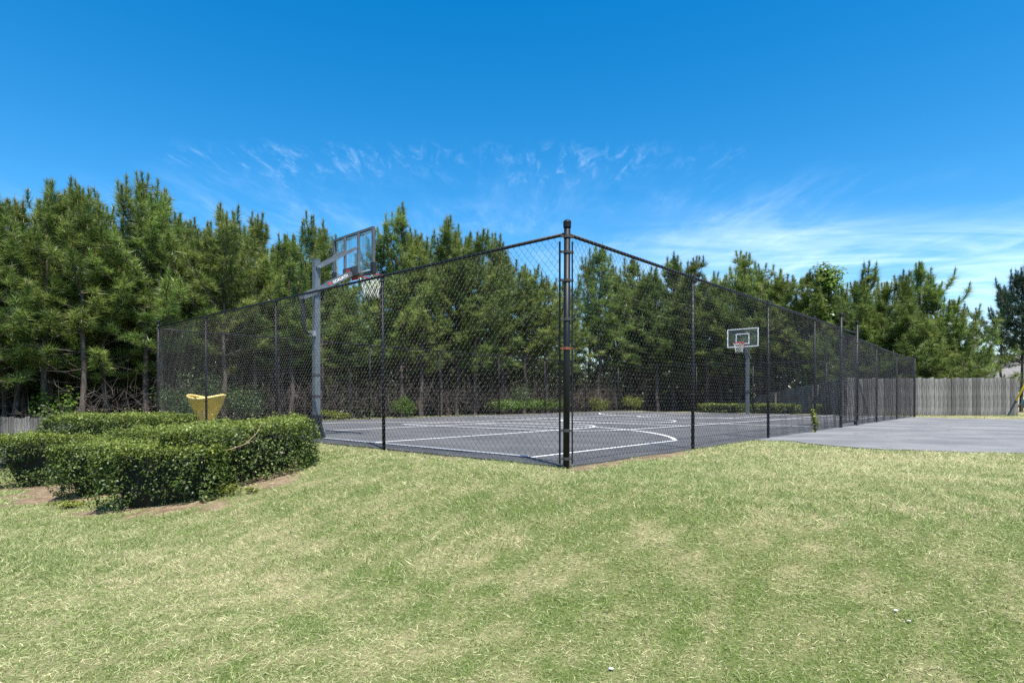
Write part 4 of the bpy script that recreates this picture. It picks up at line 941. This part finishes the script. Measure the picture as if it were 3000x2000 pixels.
# ------------------------------------------------------------------ lawn: blades of grass, clippings, pebbles
def blades(n, y0, y1, ln, wd, rs, segs, pad):
    y = np.sqrt(rs.uniform(y0 ** 2, y1 ** 2, n)); x = rs.uniform(-1, 1, n) * (0.885 * y + pad)
    r, l = to_rl(x, y); keep = ~((r > 0.02 + 0.08 * vnoise(x, y, 6.0)) & (l > 0.0 + 0.06 * vnoise(x, y, 6.0)) & (r < COURT_R) & (l < COURT_L)); keep &= ~in_poly(x, y, DP); keep &= (l < 15.5)
    dm = dirtmask(x, y); keep &= rs.rand(n) > dm * 0.93
    x, y = x[keep], y[keep]; n = len(x); dry = dryness(x, y)
    isdry = rs.rand(n) < (0.16 + 0.60 * dry)
    tint = np.where(isdry, rs.uniform(0.55, 1.0, n), rs.uniform(0.0, 0.35, n)); clump = vnoise(x, y, 16.0)
    L = ln * rs.uniform(0.55, 1.25, n) * np.where(isdry, 1.25, 1.0) * (0.75 + 0.6 * clump); az = rs.uniform(0, 6.283, n); el = np.where(isdry, rs.uniform(0.05, 0.6, n), rs.uniform(0.25, 1.2, n))
    g = ground(x, y); P = np.stack([x, y, g - 0.004], 1)
    h = np.stack([np.cos(az), np.sin(az), 0 * az], 1); D_ = h * np.cos(el)[:, None] + np.array([0, 0, 1.0]) * np.sin(el)[:, None]
    W = np.stack([-np.sin(az), np.cos(az), 0 * az], 1); yaw = rs.uniform(-0.9, 0.9, n)[:, None]; up = np.cross(W, D_); W = W * np.cos(yaw) + up * np.sin(yaw); W = W * (wd * rs.uniform(0.7, 1.3, n))[:, None] / 2; L = L[:, None]
    if segs == 2:
        mid = P + D_ * L * 0.55; tip = mid + (h * 0.85 + D_ * 0.25) * L * 0.45
        V = np.stack([P - W, P + W, mid + W * 0.8, mid - W * 0.8, tip], 1).reshape(-1, 3); k = np.arange(n)[:, None] * 5
        F = np.concatenate([k + np.array([[0, 1, 2]]), k + np.array([[0, 2, 3]]), k + np.array([[3, 2, 4]])]); return V, F, np.repeat(tint, 5)
    tip = P + D_ * L; V = np.stack([P - W, P + W, tip], 1).reshape(-1, 3); return V, np.arange(3 * n).reshape(-1, 3), np.repeat(tint, 3)
rs = np.random.RandomState(91); Vs, Fs, Ts, off = [], [], [], 0
for (n, y0, y1, ln, wd, sg, pad) in ((215000, 1.3, 4.2, 0.036, 0.0030, 2, 0.8), (230000, 4.2, 7.2, 0.046, 0.0050, 1, 1.0), (150000, 7.2, 12.0, 0.052, 0.008, 1, 1.2), (40000, 12.0, 26.0, 0.07, 0.016, 1, 1.5)):
    V, F, T = blades(n, y0, y1, ln, wd, rs, sg, pad); Vs.append(V); Fs.append(F + off); Ts.append(T); off += len(V)
tag(link('lawn_grass', np_mesh('lawn_grass', np.concatenate(Vs), np.concatenate(Fs), M_grass, False, {'tint': np.concatenate(Ts)})), 'short green lawn grass flecked with dry straw-coloured blades', 'grass', kind='stuff')

def pebble(px, py, s, lab, seed):
    x = y = None; Y = 3.0
    for _ in range(30):
        X = ray(px, Y); Y = Y * 0.5 + 0.5 * FPX * (CAMZ - gz(X, Y)) / (py - HOR)
    rr = random.Random(seed); b = MB(); n = 10; prof = [(0.002, 0.0), (0.7, 0.12), (1.0, 0.45), (0.75, 0.8), (0.002, 0.95)]
    b.lathe([(q * s, z * s * 0.9) for q, z in prof], n); b.v = [(p[0] * (1.35 + 0.1 * rr.random()), p[1] * 0.85, p[2] + 0.1 * s * rr.random()) for p in b.v]
    o = b.build('pebble', M_pebble, None, True, (ray(px, Y), Y, gz(ray(px, Y), Y) + 0.012)); o.rotation_euler = (0.2, 0.15, rr.uniform(0, 3)); tag(o, lab, 'pebble', 'pale pebbles lying in the grass')
pebble(1790, 1966, 0.0105, 'small white pebble in the grass nearest the bottom edge', 1)
pebble(2624, 1795, 0.010, 'upper of two small white pebbles in the right-hand grass', 2)
pebble(2662, 1826, 0.009, 'lower of two small white pebbles in the right-hand grass', 3)

# weeds at the hedge foot and a dry twig caught on the hedge
for k, (x, y, rx, h, n, lab) in enumerate(((-5.35, 7.15, 0.28, 0.10, 420, 'yellow-green weeds in the soil left of the front hedge lump'), (-3.35, 7.0, 0.20, 0.16, 300, 'yellow-green weeds between the front and right-hand hedge blocks'),
                                           (-3.05, 6.95, 0.10, 0.07, 120, 'tiny weed tuft in the soil under the right-hand hedge block'))):
    bush(lab, x, y, rx, rx * 0.7, h, n, M_leafy, 500 + k, name='weed', size=0.035, cat='weed', group='weeds at the hedge foot')
tw = empty('dry_twig', (-3.5, 7.15, 0.12)); tag(tw, 'thin pale dry twig arching over the face of the right-hand hedge block', 'twig')
b = MB(); b.tube([(-0.05, 0.02, -0.02), (0.12, -0.06, 0.02), (0.28, -0.02, 0.08), (0.38, 0.06, 0.20), (0.43, 0.12, 0.34)], [0.005, 0.0045, 0.004, 0.003, 0.002], 5); b.build('stem', M_straw, tw)
b = MB(); b.tube([(0.28, -0.02, 0.08), (0.36, -0.03, 0.12), (0.40, -0.05, 0.10)], [0.003, 0.002, 0.0015], 4); b.build('side_shoot', M_straw, tw)
